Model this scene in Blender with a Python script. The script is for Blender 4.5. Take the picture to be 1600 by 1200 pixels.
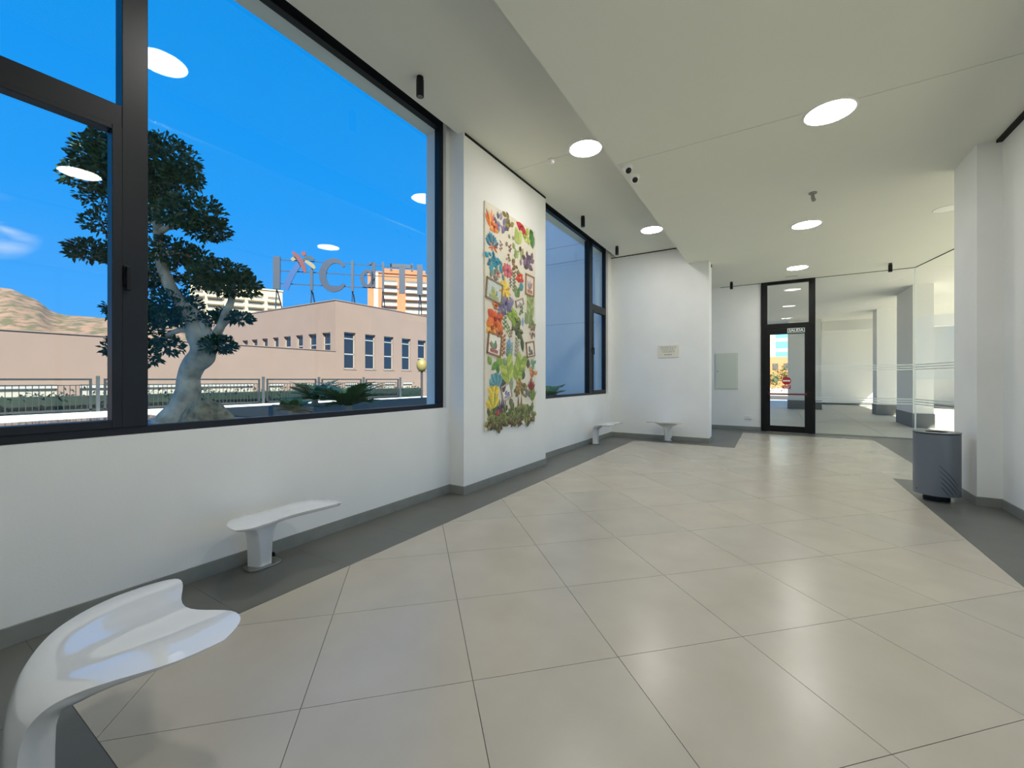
import bpy, bmesh, math, random
from mathutils import Vector, Matrix
PI = math.pi
for o in list(bpy.data.objects):
    bpy.data.objects.remove(o)
scene = bpy.context.scene
COL = scene.collection

# ------------------------------------------------------------------ camera
FPX, HORIZON, YAW, EYE = 656.1, 592.6, math.radians(31.9), 1.4267
R_ = Vector((math.cos(YAW), math.sin(YAW), 0))
V_ = Vector((-math.sin(YAW), math.cos(YAW), 0))
cam_d = bpy.data.cameras.new('camera')
cam_d.sensor_width = 36.0
cam_d.lens = 36.0 * FPX / 1600.0
cam_d.shift_y = -(600.0 - HORIZON) / 1600.0
cam_d.clip_start = 0.03
cam_d.clip_end = 5000
cam = bpy.data.objects.new('camera', cam_d)
COL.objects.link(cam)
cam.location = (0, 0, EYE)
cam.rotation_euler = (PI / 2, 0, YAW)
scene.camera = cam

# ------------------------------------------------------------------ world, sun, exposure
def lin(c):
    c /= 255.0
    return c / 12.92 if c <= 0.04045 else ((c + 0.055) / 1.055) ** 2.4
def rgb(r, g, b, a=1.0):
    return (lin(r), lin(g), lin(b), a)

world = bpy.data.worlds.new('world')
scene.world = world
world.use_nodes = True
wn = world.node_tree
wn.nodes.clear()
def wnode(t, **k):
    n = wn.nodes.new(t)
    for a, b in k.items():
        setattr(n, a, b)
    return n
w_out = wnode('ShaderNodeOutputWorld')
w_bg = wnode('ShaderNodeBackground')
w_tc = wnode('ShaderNodeTexCoord')
w_sep = wnode('ShaderNodeSeparateXYZ')
w_ramp = wnode('ShaderNodeValToRGB')
els = w_ramp.color_ramp.elements
els[0].position = 0.0; els[0].color = (0.16, 0.50, 1.0, 1)
els[1].position = 1.0; els[1].color = (0.010, 0.22, 0.72, 1)
for p, c in ((0.10, (0.080, 0.42, 1.02, 1)), (0.32, (0.020, 0.355, 1.0, 1)), (0.55, (0.007, 0.31, 0.91, 1))):
    e = els.new(p); e.color = c
w_noise = wnode('ShaderNodeTexNoise')            # a few small wisps low over the mountains
w_noise.inputs['Scale'].default_value = 7.0
w_noise.inputs['Detail'].default_value = 7
w_map = wnode('ShaderNodeMapping')
w_map.inputs['Scale'].default_value = (1, 1, 3.0)
w_cr = wnode('ShaderNodeValToRGB')
w_cr.color_ramp.elements[0].position = 0.46; w_cr.color_ramp.elements[0].color = (0, 0, 0, 1)
w_cr.color_ramp.elements[1].position = 0.62; w_cr.color_ramp.elements[1].color = (1, 1, 1, 1)
cd_ = (R_ * ((-8 - 800) / FPX) + V_ + Vector((0, 0, (HORIZON - 352) / FPX))).normalized()
w_dist = wnode('ShaderNodeVectorMath', operation='DISTANCE'); w_dist.inputs[1].default_value = cd_
w_near = wnode('ShaderNodeMapRange'); w_near.inputs[1].default_value = 0.050; w_near.inputs[2].default_value = 0.012
w_near.inputs[3].default_value = 0.0; w_near.inputs[4].default_value = 0.95
w_mul = wnode('ShaderNodeMath', operation='MULTIPLY')
wn.links.new(w_tc.outputs['Generated'], w_dist.inputs[0]); wn.links.new(w_dist.outputs['Value'], w_near.inputs[0])
wn.links.new(w_near.outputs[0], w_mul.inputs[0]); wn.links.new(w_cr.outputs[0], w_mul.inputs[1])
w_mix = wnode('ShaderNodeMixRGB')
w_mix.inputs[2].default_value = (0.85, 0.92, 1.05, 1)
wn.links.new(w_tc.outputs['Generated'], w_sep.inputs[0])
wn.links.new(w_sep.outputs['Z'], w_ramp.inputs[0])
wn.links.new(w_tc.outputs['Generated'], w_map.inputs['Vector'])
wn.links.new(w_map.outputs[0], w_noise.inputs['Vector'])
wn.links.new(w_noise.outputs[0], w_cr.inputs[0])
wn.links.new(w_mul.outputs[0], w_mix.inputs[0])
wn.links.new(w_ramp.outputs[0], w_mix.inputs[1])
wn.links.new(w_mix.outputs[0], w_bg.inputs[0])
wn.links.new(w_bg.outputs[0], w_out.inputs[0])
w_bg.inputs[1].default_value = 0.452

sun_d = bpy.data.lights.new('sun', 'SUN')
sun_d.energy = 7.3
sun_d.angle = math.radians(0.6)
sun_d.color = (1.0, 0.93, 0.80)
sun = bpy.data.objects.new('sun', sun_d)
COL.objects.link(sun)
SUN_TO = Vector((0.557, -0.49, 0.669)).normalized()
sun.rotation_euler = SUN_TO.to_track_quat('Z', 'Y').to_euler()
sun.location = (30, -30, 40)

vs = scene.view_settings
vs.view_transform = 'Standard'
vs.look = 'None'
vs.gamma = 1.0
vs.use_curve_mapping = False
vs.exposure = 1.20
LAMP = 26.0

scene.cycles.max_bounces = 10
scene.cycles.diffuse_bounces = 6
scene.cycles.glossy_bounces = 5
scene.cycles.transparent_max_bounces = 24
scene.cycles.sample_clamp_indirect = 8.0

# ------------------------------------------------------------------ helpers
def ray(u, v):
    return R_ * ((u - 800) / FPX) + V_ + Vector((0, 0, (HORIZON - v) / FPX))
def at(u, v, depth):                      # point seen at (u, v) at the given distance along the view
    return Vector((0, 0, EYE)) + ray(u, v) * depth
def at_x(u, v, X):
    d = ray(u, v); return Vector((0, 0, EYE)) + d * (X / d.x)
def at_y(u, v, Y):
    d = ray(u, v); return Vector((0, 0, EYE)) + d * (Y / d.y)

MATS = {}
def mat(name, color, rough=0.6, metal=0.0, spec=0.5, noise=None, bump=None, emit=None, coat=0.0):
    """noise = (scale, second colour, contrast, detail); bump = (scale, strength)"""
    m = bpy.data.materials.new(name); m.use_nodes = True
    nt = m.node_tree; b = nt.nodes['Principled BSDF']
    b.inputs['Base Color'].default_value = color
    b.inputs['Roughness'].default_value = rough
    b.inputs['Metallic'].default_value = metal
    b.inputs['Specular IOR Level'].default_value = spec
    b.inputs['Coat Weight'].default_value = coat
    b.inputs['Coat Roughness'].default_value = 0.04
    tc = None
    if noise or bump:
        tc = nt.nodes.new('ShaderNodeNewGeometry')
    if noise:
        n = nt.nodes.new('ShaderNodeTexNoise'); n.inputs['Scale'].default_value = noise[0]
        n.inputs['Detail'].default_value = noise[3] if len(noise) > 3 else 5
        nt.links.new(tc.outputs['Position'], n.inputs['Vector'])
        r = nt.nodes.new('ShaderNodeValToRGB')
        k = noise[2]
        r.color_ramp.elements[0].position = 0.5 - k; r.color_ramp.elements[0].color = color
        r.color_ramp.elements[1].position = 0.5 + k; r.color_ramp.elements[1].color = noise[1]
        nt.links.new(n.outputs[0], r.inputs[0]); nt.links.new(r.outputs[0], b.inputs['Base Color'])
    if bump:
        n = nt.nodes.new('ShaderNodeTexNoise'); n.inputs['Scale'].default_value = bump[0]; n.inputs['Detail'].default_value = 4
        nt.links.new(tc.outputs['Position'], n.inputs['Vector'])
        bp = nt.nodes.new('ShaderNodeBump'); bp.inputs['Strength'].default_value = bump[1]; bp.inputs['Distance'].default_value = 0.01
        nt.links.new(n.outputs[0], bp.inputs['Height']); nt.links.new(bp.outputs[0], b.inputs['Normal'])
    if emit:
        b.inputs['Emission Color'].default_value = emit[0]; b.inputs['Emission Strength'].default_value = emit[1]
    MATS[name] = m
    return m
def glass_mat(name, tint, refl=1.0, ior=1.5):
    m = bpy.data.materials.new(name); m.use_nodes = True
    nt = m.node_tree; nt.nodes.clear()
    o = nt.nodes.new('ShaderNodeOutputMaterial'); mx = nt.nodes.new('ShaderNodeMixShader')
    t = nt.nodes.new('ShaderNodeBsdfTransparent'); g = nt.nodes.new('ShaderNodeBsdfGlossy')
    fr = nt.nodes.new('ShaderNodeFresnel'); fr.inputs['IOR'].default_value = ior
    geo = nt.nodes.new('ShaderNodeNewGeometry')
    sub = nt.nodes.new('ShaderNodeMath'); sub.operation = 'SUBTRACT'; sub.inputs[0].default_value = refl
    mul = nt.nodes.new('ShaderNodeMath'); mul.operation = 'MULTIPLY'; mul.use_clamp = True
    t.inputs[0].default_value = tint; g.inputs['Roughness'].default_value = 0.0
    bf = nt.nodes.new('ShaderNodeMath'); bf.operation = 'MULTIPLY'; bf.inputs[1].default_value = refl
    nt.links.new(geo.outputs['Backfacing'], bf.inputs[0]); nt.links.new(bf.outputs[0], sub.inputs[1])
    nt.links.new(sub.outputs[0], mul.inputs[0]); nt.links.new(fr.outputs[0], mul.inputs[1])
    nt.links.new(mul.outputs[0], mx.inputs[0]); nt.links.new(t.outputs[0], mx.inputs[1]); nt.links.new(g.outputs[0], mx.inputs[2])
    nt.links.new(mx.outputs[0], o.inputs[0])
    MATS[name] = m
    return m

class MB:
    def __init__(s):
        s.v = []; s.f = []; s.mi = []
    def add(s, vs, fs, mi=0):
        k = len(s.v); s.v += [tuple(p) for p in vs]
        for f in fs:
            s.f.append(tuple(k + i for i in f)); s.mi.append(mi)
        return s
    def box(s, x0, x1, y0, y1, z0, z1, mi=0):
        vs = [(x, y, z) for z in (z0, z1) for y in (y0, y1) for x in (x0, x1)]
        return s.add(vs, [(0, 2, 3, 1), (4, 5, 7, 6), (0, 1, 5, 4), (2, 6, 7, 3), (0, 4, 6, 2), (1, 3, 7, 5)], mi)
    def obox(s, c, ax, ay, az, mi=0):        # oriented box, half-axis vectors
        c = Vector(c); ax = Vector(ax); ay = Vector(ay); az = Vector(az)
        vs = [c + ax * i + ay * j + az * k for k in (-1, 1) for j in (-1, 1) for i in (-1, 1)]
        return s.add(vs, [(0, 2, 3, 1), (4, 5, 7, 6), (0, 1, 5, 4), (2, 6, 7, 3), (0, 4, 6, 2), (1, 3, 7, 5)], mi)
    def prism(s, pts, z0, z1, mi=0):         # pts CCW in xy
        n = len(pts)
        vs = [(p[0], p[1], z0) for p in pts] + [(p[0], p[1], z1) for p in pts]
        fs = [tuple(range(n - 1, -1, -1)), tuple(range(n, 2 * n))] + [(i, (i + 1) % n, n + (i + 1) % n, n + i) for i in range(n)]
        return s.add(vs, fs, mi)
    def slab(s, pts, o, ex, ey, en, t, mi=0):  # 2-d outline pts extruded by t along en, placed in the frame o, ex, ey
        n = len(pts); o = Vector(o); ex = Vector(ex); ey = Vector(ey); en = Vector(en)
        a = [o + ex * p[0] + ey * p[1] for p in pts]
        vs = a + [p + en * t for p in a]
        fs = [tuple(range(n - 1, -1, -1)), tuple(range(n, 2 * n))] + [(i, (i + 1) % n, n + (i + 1) % n, n + i) for i in range(n)]
        return s.add(vs, fs, mi)
    def lathe(s, prof, n=32, c=(0, 0, 0), mi=0, close=True):
        vs = []; fs = []
        for r, z in prof:
            for i in range(n):
                a = 2 * PI * i / n
                vs.append((c[0] + r * math.cos(a), c[1] + r * math.sin(a), c[2] + z))
        for j in range(len(prof) - 1):
            for i in range(n):
                fs.append((j * n + i, j * n + (i + 1) % n, (j + 1) * n + (i + 1) % n, (j + 1) * n + i))
        if close:
            fs.append(tuple(range(n - 1, -1, -1)))
            fs.append(tuple((len(prof) - 1) * n + i for i in range(n)))
        return s.add(vs, fs, mi)
    def tube(s, pts, rad, n=10, mi=0, cap=True):
        pts = [Vector(p) for p in pts]; m = len(pts)
        if not hasattr(rad, '__len__'): rad = [rad] * m
        vs = []; fs = []
        up = None
        for i, p in enumerate(pts):
            t = (pts[min(i + 1, m - 1)] - pts[max(i - 1, 0)]).normalized()
            if up is None:
                up = Vector((1, 0, 0)) if abs(t.x) < 0.8 else Vector((0, 1, 0))
            a = (up - t * up.dot(t)).normalized(); b = t.cross(a); up = a
            for k in range(n):
                w = 2 * PI * k / n
                vs.append(p + (a * math.cos(w) + b * math.sin(w)) * rad[i])
        for j in range(m - 1):
            for k in range(n):
                fs.append((j * n + k, j * n + (k + 1) % n, (j + 1) * n + (k + 1) % n, (j + 1) * n + k))
        if cap:
            fs.append(tuple(range(n - 1, -1, -1))); fs.append(tuple((m - 1) * n + k for k in range(n)))
        return s.add(vs, fs, mi)
    def build(s, name, mats, parent=None, loc=(0, 0, 0), smooth=False, bevel=0.0, rotz=0.0, auto=None):
        me = bpy.data.meshes.new(name)
        me.from_pydata(s.v, [], s.f)
        if not isinstance(mats, (list, tuple)): mats = [mats]
        for m in mats: me.materials.append(m)
        for p, i in zip(me.polygons, s.mi): p.material_index = i
        if smooth:
            for p in me.polygons: p.use_smooth = True
        me.update()
        o = bpy.data.objects.new(name, me); COL.objects.link(o)
        o.location = loc; o.rotation_euler = (0, 0, rotz)
        if parent: o.parent = parent
        if bevel:
            b = o.modifiers.new('bevel', 'BEVEL'); b.width = bevel; b.segments = 2; b.limit_method = 'ANGLE'
        if auto is not None:
            me.set_sharp_from_angle(angle=math.radians(auto))
        return o
def tag(o, label=None, cat=None, group=None, kind=None):
    if label: o['label'] = label
    if cat: o['category'] = cat
    if group: o['group'] = group
    if kind: o['kind'] = kind
    return o
def empty(name, loc=(0, 0, 0), rotz=0.0):
    o = bpy.data.objects.new(name, None); COL.objects.link(o)
    o.empty_display_size = 0.1
    o.location = loc; o.rotation_euler = (0, 0, rotz)
    return o
def thing(name, label, cat, loc=(0, 0, 0), rotz=0.0, group=None):
    return tag(empty(name, loc, rotz), label, cat, group)
def copy_tree(o, parent=None):
    c = o.copy(); COL.objects.link(c); c.parent = parent
    for ch in list(o.children):
        copy_tree(ch, c)
    return c
def copy_mesh(src, name, loc, parent=None, rotz=None):
    c = src.copy(); c.name = name; COL.objects.link(c); c.parent = parent; c.location = loc
    if rotz is not None: c.rotation_euler = (0, 0, rotz)
    return c
def struct(o, label, cat='structure'):
    return tag(o, label, cat, None, 'structure')

# ------------------------------------------------------------------ materials
M_wall = mat('wall_plaster', rgb(238, 239, 236), 0.75, noise=(1.6, rgb(231, 232, 229), 0.25, 6), bump=(60, 0.05))
M_ceil = mat('ceiling_plaster', rgb(229, 231, 220), 0.85, noise=(0.8, rgb(225, 227, 216), 0.3))
M_ext = mat('exterior_render_white', rgb(244, 245, 245), 0.85, noise=(2.0, rgb(238, 239, 240), 0.3))
M_tile = mat('floor_tile_beige', rgb(184, 175, 159), 0.26, spec=0.55, noise=(2.6, rgb(196, 188, 173), 0.30, 12), bump=(9, 0.015))
M_tile2 = mat('floor_tile_beige_greyer', rgb(179, 172, 158), 0.28, spec=0.55, noise=(3.1, rgb(192, 185, 170), 0.30, 12), bump=(9, 0.015))
M_dtile = mat('floor_tile_dark_grey', rgb(96, 97, 93), 0.36, spec=0.5, noise=(3.0, rgb(106, 107, 102), 0.25, 8))
M_base = mat('baseboard_grey', rgb(128, 130, 124), 0.45, noise=(9.0, rgb(140, 142, 136), 0.25, 6))
M_grout = mat('grout_dark', rgb(70, 68, 64), 0.9)
M_frame = mat('anthracite_aluminium', rgb(13, 19, 27), 0.42, metal=0.0, spec=0.35)
M_black = mat('black_metal', rgb(9, 10, 11), 0.45, spec=0.3)
M_gap = mat('shadow_gap_black', rgb(24, 24, 23), 0.9)  # near-black for joints and slots, and for shade painted into ceiling gaps
M_gloss = mat('white_gelcoat', rgb(240, 240, 238), 0.05, spec=0.7, coat=1.0)
M_steel = mat('brushed_steel', rgb(160, 160, 152), 0.35, metal=0.9)
M_white = mat('white_plastic', rgb(235, 235, 232), 0.4)
M_lamp = mat('lamp_diffuser', rgb(255, 252, 244), 0.5, emit=((1.0, 0.965, 0.90, 1), LAMP))
M_glass = glass_mat('window_glass', (0.93, 0.975, 0.97, 1), 0.55, 1.5)
M_pglass = glass_mat('partition_glass', (0.965, 0.99, 0.97, 1), 0.5, 1.5)
M_frost = mat('frosted_stripe', rgb(225, 232, 225), 0.7)

# ------------------------------------------------------------------ room shell
XW, XP, XS, XR = -3.47, -3.24, -1.66, 2.15      # window wall, pier face, soffit edge, right wall
YB, YF, YD, Y0 = 10.30, 10.75, 13.50, -0.45     # plaque wall near / far face, door wall, rear wall
ZU, ZL = 4.48, 4.08                             # high and low ceiling
XO = -3.80                                      # outer face of the window wall

def wall_cells(mb, axis, t0, t1, u0, u1, z0, z1, holes):
    us = sorted({u0, u1} | {h[0] for h in holes} | {h[1] for h in holes})
    zs = sorted({z0, z1} | {h[2] for h in holes} | {h[3] for h in holes})
    us = [u for u in us if u0 <= u <= u1]; zs = [z for z in zs if z0 <= z <= z1]
    for i in range(len(us) - 1):
        for j in range(len(zs) - 1):
            cu = (us[i] + us[i + 1]) / 2; cz = (zs[j] + zs[j + 1]) / 2
            if any(h[0] < cu < h[1] and h[2] < cz < h[3] for h in holes): continue
            if axis == 'x': mb.box(t0, t1, us[i], us[i + 1], zs[j], zs[j + 1])
            else: mb.box(us[i], us[i + 1], t0, t1, zs[j], zs[j + 1])
    return mb

# window openings (y range) in the window wall
W1 = (-0.12, 4.02); W2 = (6.66, 10.06); ZS, ZH = 1.07, 4.66
m = MB()
wall_cells(m, 'x', XO, XW, Y0, YF, -0.3, 4.95, [(W1[0], W1[1], ZS, ZH), (W2[0], W2[1], ZS, ZH)])
m.box(XW - 0.02, XP, 4.08, 6.27, -0.01, 4.6)
m.box(XO, -3.61, W1[0] - .1, W1[1] + .1, 4.57, 4.95); m.box(XO, -3.61, W2[0] - .1, W2[1] + .1, 4.57, 4.95)   # outer lintel hangs lower than the frame
struct(m.build('wall_left', M_wall), 'white plaster wall holding the two big windows with a shallow pier between', 'wall')
m = MB().box(XO, -1.22, YB, YF, -0.05, 4.6)
struct(m.build('wall_back', M_wall, bevel=0.004), 'white wall carrying the small text plaque, two benches in its corner', 'wall')
m = MB().box(XO, -0.285, YD, YD + 0.25, -0.05, 4.3)
struct(m.build('wall_far', M_wall), 'white wall left of the black framed exit door', 'wall')
m = MB(); wall_cells(m, 'x', XR, XR + 0.3, Y0, 6.8, -0.05, 4.3, [(0.7, 6.16, 0.0, 3.15)])
struct(m.build('wall_right', M_wall), 'white wall at the right edge beyond the square column', 'wall')
m = MB().box(1.95, XR + 0.3, 6.80, 7.50, -0.05, 4.3)
struct(m.build('square_column', M_wall, bevel=0.004), 'white square column projecting behind the grey litter bin', 'column')
m = MB().box(XR + 0.3, 4.1, 7.30, 7.50, -0.05, 4.3)
struct(m.build('wall_return', M_wall), 'white wall running back from the column to the glass partition', 'wall')
m = MB().box(XO, XR + 0.3, Y0 - 0.25, Y0, -0.05, 4.95)
struct(m.build('wall_rear', M_wall), 'white rear wall of the lobby', 'wall')

# ceilings: slab and panels with a fine joint
def ceiling(name, label, x0, x1, y0, y1, z, ztop, joints):
    s = struct(MB().box(x0, x1, y0, y1, z + 0.03, ztop).build(name, M_gap), label, 'ceiling')
    ys = [y0] + joints + [y1]
    for i in range(len(ys) - 1):
        MB().box(x0, x1, ys[i] + (0.004 if i else 0), ys[i + 1] - (0.004 if i < len(ys) - 2 else 0), z, z + 0.03).build('ceiling_panel', M_ceil, s)
    return s
ceiling('ceiling', 'higher pale ceiling strip along the windows', -3.335, XS, Y0, YB, ZU, 4.75, [5.24])
struct(MB().box(-3.52, -3.335, Y0, YB, 4.70, 4.76).build('slot_shade_lid', M_gap), 'lid of the blind slot above the windows, shade put in as black', 'trim')  # slot lid coloured near-black for the shade inside
ceiling('ceiling', 'lower pale ceiling over the middle of the lobby', XS, XR + 0.02, Y0, 7.5, ZL, 4.75, [5.10])
ceiling('ceiling', 'lower pale ceiling running on to the glass partition', XS, 4.1, 7.5, YD + 0.25, ZL, 4.75, [])
ceiling('ceiling', 'lower pale ceiling behind the plaque wall', XO, XS, YF, YD + 0.25, ZL, 4.75, [])
m = MB().box(XP - 0.03, XP + 0.004, 4.10, 6.27, ZU - 0.035, ZU)
struct(m.build('gap_shade_1', M_gap), 'dark strip standing in for the shadow gap above the pier', 'trim')  # this and the other gap strips put shade into colour
m = MB().box(XW, XS, YB - 0.006, YB + 0.01, ZU - 0.02, ZU)
struct(m.build('gap_shade_2', M_gap), 'thin dark strip standing in for the shadow gap above the plaque wall', 'trim')
m = MB().box(XR - 0.05, XR + 0.02, Y0, 6.8, ZL - 0.03, ZL)
struct(m.build('gap_shade_3', M_gap), 'dark strip standing in for the shadow gap above the right wall', 'trim')
m = MB().box(-1.30, -1.215, YF - 0.12, YF + 0.015, ZL - 0.06, ZL)
struct(m.build('trim_4', M_gap), 'small dark cap at the top of the plaque wall end', 'trim')
m = MB().box(-1.3, -0.3, YD - 0.004, YD + 0.01, ZL - 0.012, ZL)
m.box(0.93, 2.86, YD - 0.010, YD + 0.010, ZL - 0.010, ZL)
struct(m.build('gap_shade_5', M_gap), 'thin dark strip standing in for the shadow gap above the door wall and glass', 'trim')

# baseboards
BH, BT = 0.105, 0.013
def bboard(name, label, pieces):
    m = MB()
    for p in pieces: m.box(*p, 0.0, BH)
    struct(m.build(name, M_base, bevel=0.002), label, 'baseboard')
bboard('baseboard_left', 'grey stone baseboard under the windows and round the pier',
       [(XW, XW + BT, Y0, 4.08), (XW, XP + BT, 4.08 - BT, 4.08), (XP, XP + BT, 4.08, 6.27), (XW, XP + BT, 6.27, 6.27 + BT), (XW, XW + BT, 6.27 + BT, YB)])
bboard('baseboard_back', 'grey stone baseboard along the plaque wall', [(XW, -1.22 + BT, YB - BT, YB), (-1.22, -1.22 + BT, YB, YF)])
bboard('baseboard_far', 'grey stone baseboard left of the exit door', [(XO, -0.30, YD - BT, YD)])
bboard('baseboard_right', 'grey stone baseboard of the right wall and column', [(XR - BT, XR, Y0, 6.8 - BT), (1.95, XR, 6.8 - BT, 6.8), (1.95 - BT, 1.95, 6.8 - BT, 7.5)])
bboard('baseboard_rear', 'grey stone baseboard of the rear wall', [(XW, XR, Y0, Y0 + BT)])

# ------------------------------------------------------------------ floor with laid tiles
floor = struct(MB().box(XO, 4.1, Y0 - 0.25, YD + 0.05, -0.25, -0.004).build('floor', M_grout), 'lobby floor of diagonal beige tiles edged with dark grey tiles', 'floor')
T = 0.75; OX, OY = -0.6398, 2.6373
E1 = (math.sqrt(.5), math.sqrt(.5)); E2 = (-math.sqrt(.5), math.sqrt(.5))
def clip(poly, x0, x1, y0, y1):
    for ax, lim, sg in ((0, x0, 1), (0, x1, -1), (1, y0, 1), (1, y1, -1)):
        out = []
        for i in range(len(poly)):
            a, b = poly[i], poly[(i + 1) % len(poly)]
            da, db = sg * (a[ax] - lim), sg * (b[ax] - lim)
            if da >= 0: out.append(a)
            if (da >= 0) != (db >= 0):
                t = da / (da - db); out.append((a[0] + (b[0] - a[0]) * t, a[1] + (b[1] - a[1]) * t))
        poly = out
        if len(poly) < 3: return []
    return poly
def area(p):
    return abs(sum(p[i][0] * p[(i + 1) % len(p)][1] - p[(i + 1) % len(p)][0] * p[i][1] for i in range(len(p)))) / 2
G = 0.0016
LIGHT = [(-2.76 + G, 1.46 - G, 0.543 + G, 9.85 - G), (1.46 - G, 2.0 - G, 8.03 + G, 12.8 - G), (-0.69 + G, 1.46 - G, 9.85 - G, 12.8 - G)]
random.seed(4)
full = {}
for c in range(-4, 22):
    for r in range(-14, 18):
        q = []
        for dc, dr in ((0, 0), (1, 0), (1, 1), (0, 1)):
            a = (c + OX + dc) * T + (G if dc == 0 else -G); b = (r + OY + dr) * T + (G if dr == 0 else -G)
            q.append((a * E1[0] + b * E2[0], a * E1[1] + b * E2[1]))
        parts = [p for p in (clip(q, *L) for L in LIGHT) if p and area(p) > 1e-4]
        if not parts: continue
        mt = random.choice((M_tile, M_tile, M_tile2))
        mb = MB()
        cx = sum(p[0] for p in q) / 4; cy = sum(p[1] for p in q) / 4
        if abs(sum(area(p) for p in parts) - area(q)) < 1e-6 and len(parts) == 1:
            if mt.name in full:
                copy_mesh(full[mt.name], 'floor_tile', (cx, cy, 0), floor); continue
            o = mb.prism([(p[0] - cx, p[1] - cy) for p in q], -0.012, 0.0).build('floor_tile', mt, floor, (cx, cy, 0)); full[mt.name] = o
        else:
            for p in parts: mb.prism([(a - cx, b - cy) for a, b in p], -0.012, 0.0)
            mb.build('floor_tile', mt, floor, (cx, cy, 0))
def dark_run(x0, x1, y0, y1, along, step=0.75):
    a0, a1 = (y0, y1) if along == 'y' else (x0, x1)
    n = max(1, round((a1 - a0) / step)); st = (a1 - a0) / n
    src = None
    for i in range(n):
        g = 0.0007
        lo = a0 + st * i
        if along == 'y': loc, dx, dy = (x0, lo, 0), x1 - x0, st
        else: loc, dx, dy = (lo, y0, 0), st, y1 - y0
        if src is None: src = MB().box(G, dx - G, g, dy - g, -0.012, 0).build('border_tile', M_dtile, floor, loc)
        else: copy_mesh(src, 'border_tile', loc, floor)
dark_run(XW, -2.76, 0.543, YB, 'y')
dark_run(XW, XR, -0.17, 0.543, 'x')
dark_run(XW, XR, Y0, -0.17, 'x')
dark_run(1.46, XR, 0.543, 8.03, 'y')
dark_run(XR, 4.0, 7.5, 8.03, 'x')
dark_run(-2.76, -0.69, 9.85, YB, 'x')
dark_run(-1.22, -0.69, YB, YF, 'y')
dark_run(XO, -0.69, YF, 11.66, 'x'); dark_run(XO, -0.69, 11.66, 12.57, 'x'); dark_run(XO, -0.69, 12.57, YD, 'x')
dark_run(-0.69, 2.0, 12.8, YD, 'x')
dark_run(2.0, 2.75, 8.03, YD, 'y'); dark_run(2.75, 3.9, 8.03, YD, 'y')

# ------------------------------------------------------------------ windows in the left wall
FX0, FX1 = -3.60, -3.52                        # frame depth
def window(name, label, y0, y1, ya, yb, fixed_first, split_side):
    """ya..yb: mullion; opening light on split_side with a transom"""
    root = struct(empty(name, (0, 0, 0)), label, 'window')
    fb, ft = 0.05, 0.11
    m = MB()
    m.box(FX0, FX1, y0, y1, ZS, ZS + fb); m.box(FX0, FX1, y0, y1, ZH - ft, ZH)
    m.box(FX0, FX1, y0, y0 + 0.07, ZS + fb, ZH - ft); m.box(FX0, FX1, y1 - 0.07, y1, ZS + fb, ZH - ft)
    m.build('outer_frame', M_frame, root, bevel=0.003)
    MB().box(FX0 - 0.03, FX1 + 0.012, ya, yb, ZS + fb, ZH - ft).build('mullion', M_frame, root, bevel=0.003)
    s0, s1 = (y0 + 0.07, ya) if split_side == 'low' else (yb, y1 - 0.07)
    f0, f1 = (yb, y1 - 0.07) if split_side == 'low' else (y0 + 0.07, ya)
    MB().box(FX0, FX1 + 0.012, s0, s1, 3.02, 3.16).build('transom', M_frame, root, bevel=0.003)
    sw = 0.05
    m = MB()
    zb, zt = ZS + fb, 3.02
    m.box(FX0 + 0.01, FX1 + 0.02, s0 + sw, s1 - sw, zb, zb + sw); m.box(FX0 + 0.01, FX1 + 0.02, s0 + sw, s1 - sw, zt - 0.03, zt)
    m.box(FX0 + 0.01, FX1 + 0.02, s0, s0 + sw, zb, zt); m.box(FX0 + 0.01, FX1 + 0.02, s1 - sw, s1, zb, zt)
    sash = m.build('sash', M_frame, root, bevel=0.003)
    MB().box(-3.567, -3.557, s0 + sw, s1 - sw, zb + sw, zt - 0.03).build('pane', M_glass, sash)
    MB().box(-3.567, -3.557, s0, s1, 3.16, ZH - ft).build('pane', M_glass, root)
    MB().box(-3.567, -3.557, f0, f1, ZS + fb, ZH - ft).build('pane', M_glass, root)
    hy = (s1 + 0.02) if split_side == 'low' else (s0 - 0.02)
    h = MB().box(FX1 + 0.012, FX1 + 0.024, hy - 0.016, hy + 0.016, 2.02, 2.15)
    h.box(FX1 + 0.024, FX1 + 0.06, hy - 0.008, hy + 0.008, 2.115, 2.14)
    h.box(FX1 + 0.045, FX1 + 0.062, hy - 0.011, hy + 0.011, 1.99, 2.14)
    h.build('handle', M_black, root, bevel=0.003)
    return root
window('window_1', 'large dark framed window with the bonsai tree outside', W1[0], W1[1], 0.955, 1.085, True, 'low')
window('window_2', 'tall dark framed window between the art panel and the corner benches', W2[0], W2[1], 8.93, 9.13, True, 'high')
# inner sill boards
for y0, y1, nm in ((W1[0], W1[1], 'first'), (W2[0], W2[1], 'second')):
    struct(MB().box(-3.60, XW + 0.001, y0, y1, ZS - 0.02, ZS + 0.001).build('trim_6', M_wall), 'white inner sill of the %s window from the camera' % nm, 'sill')

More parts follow.
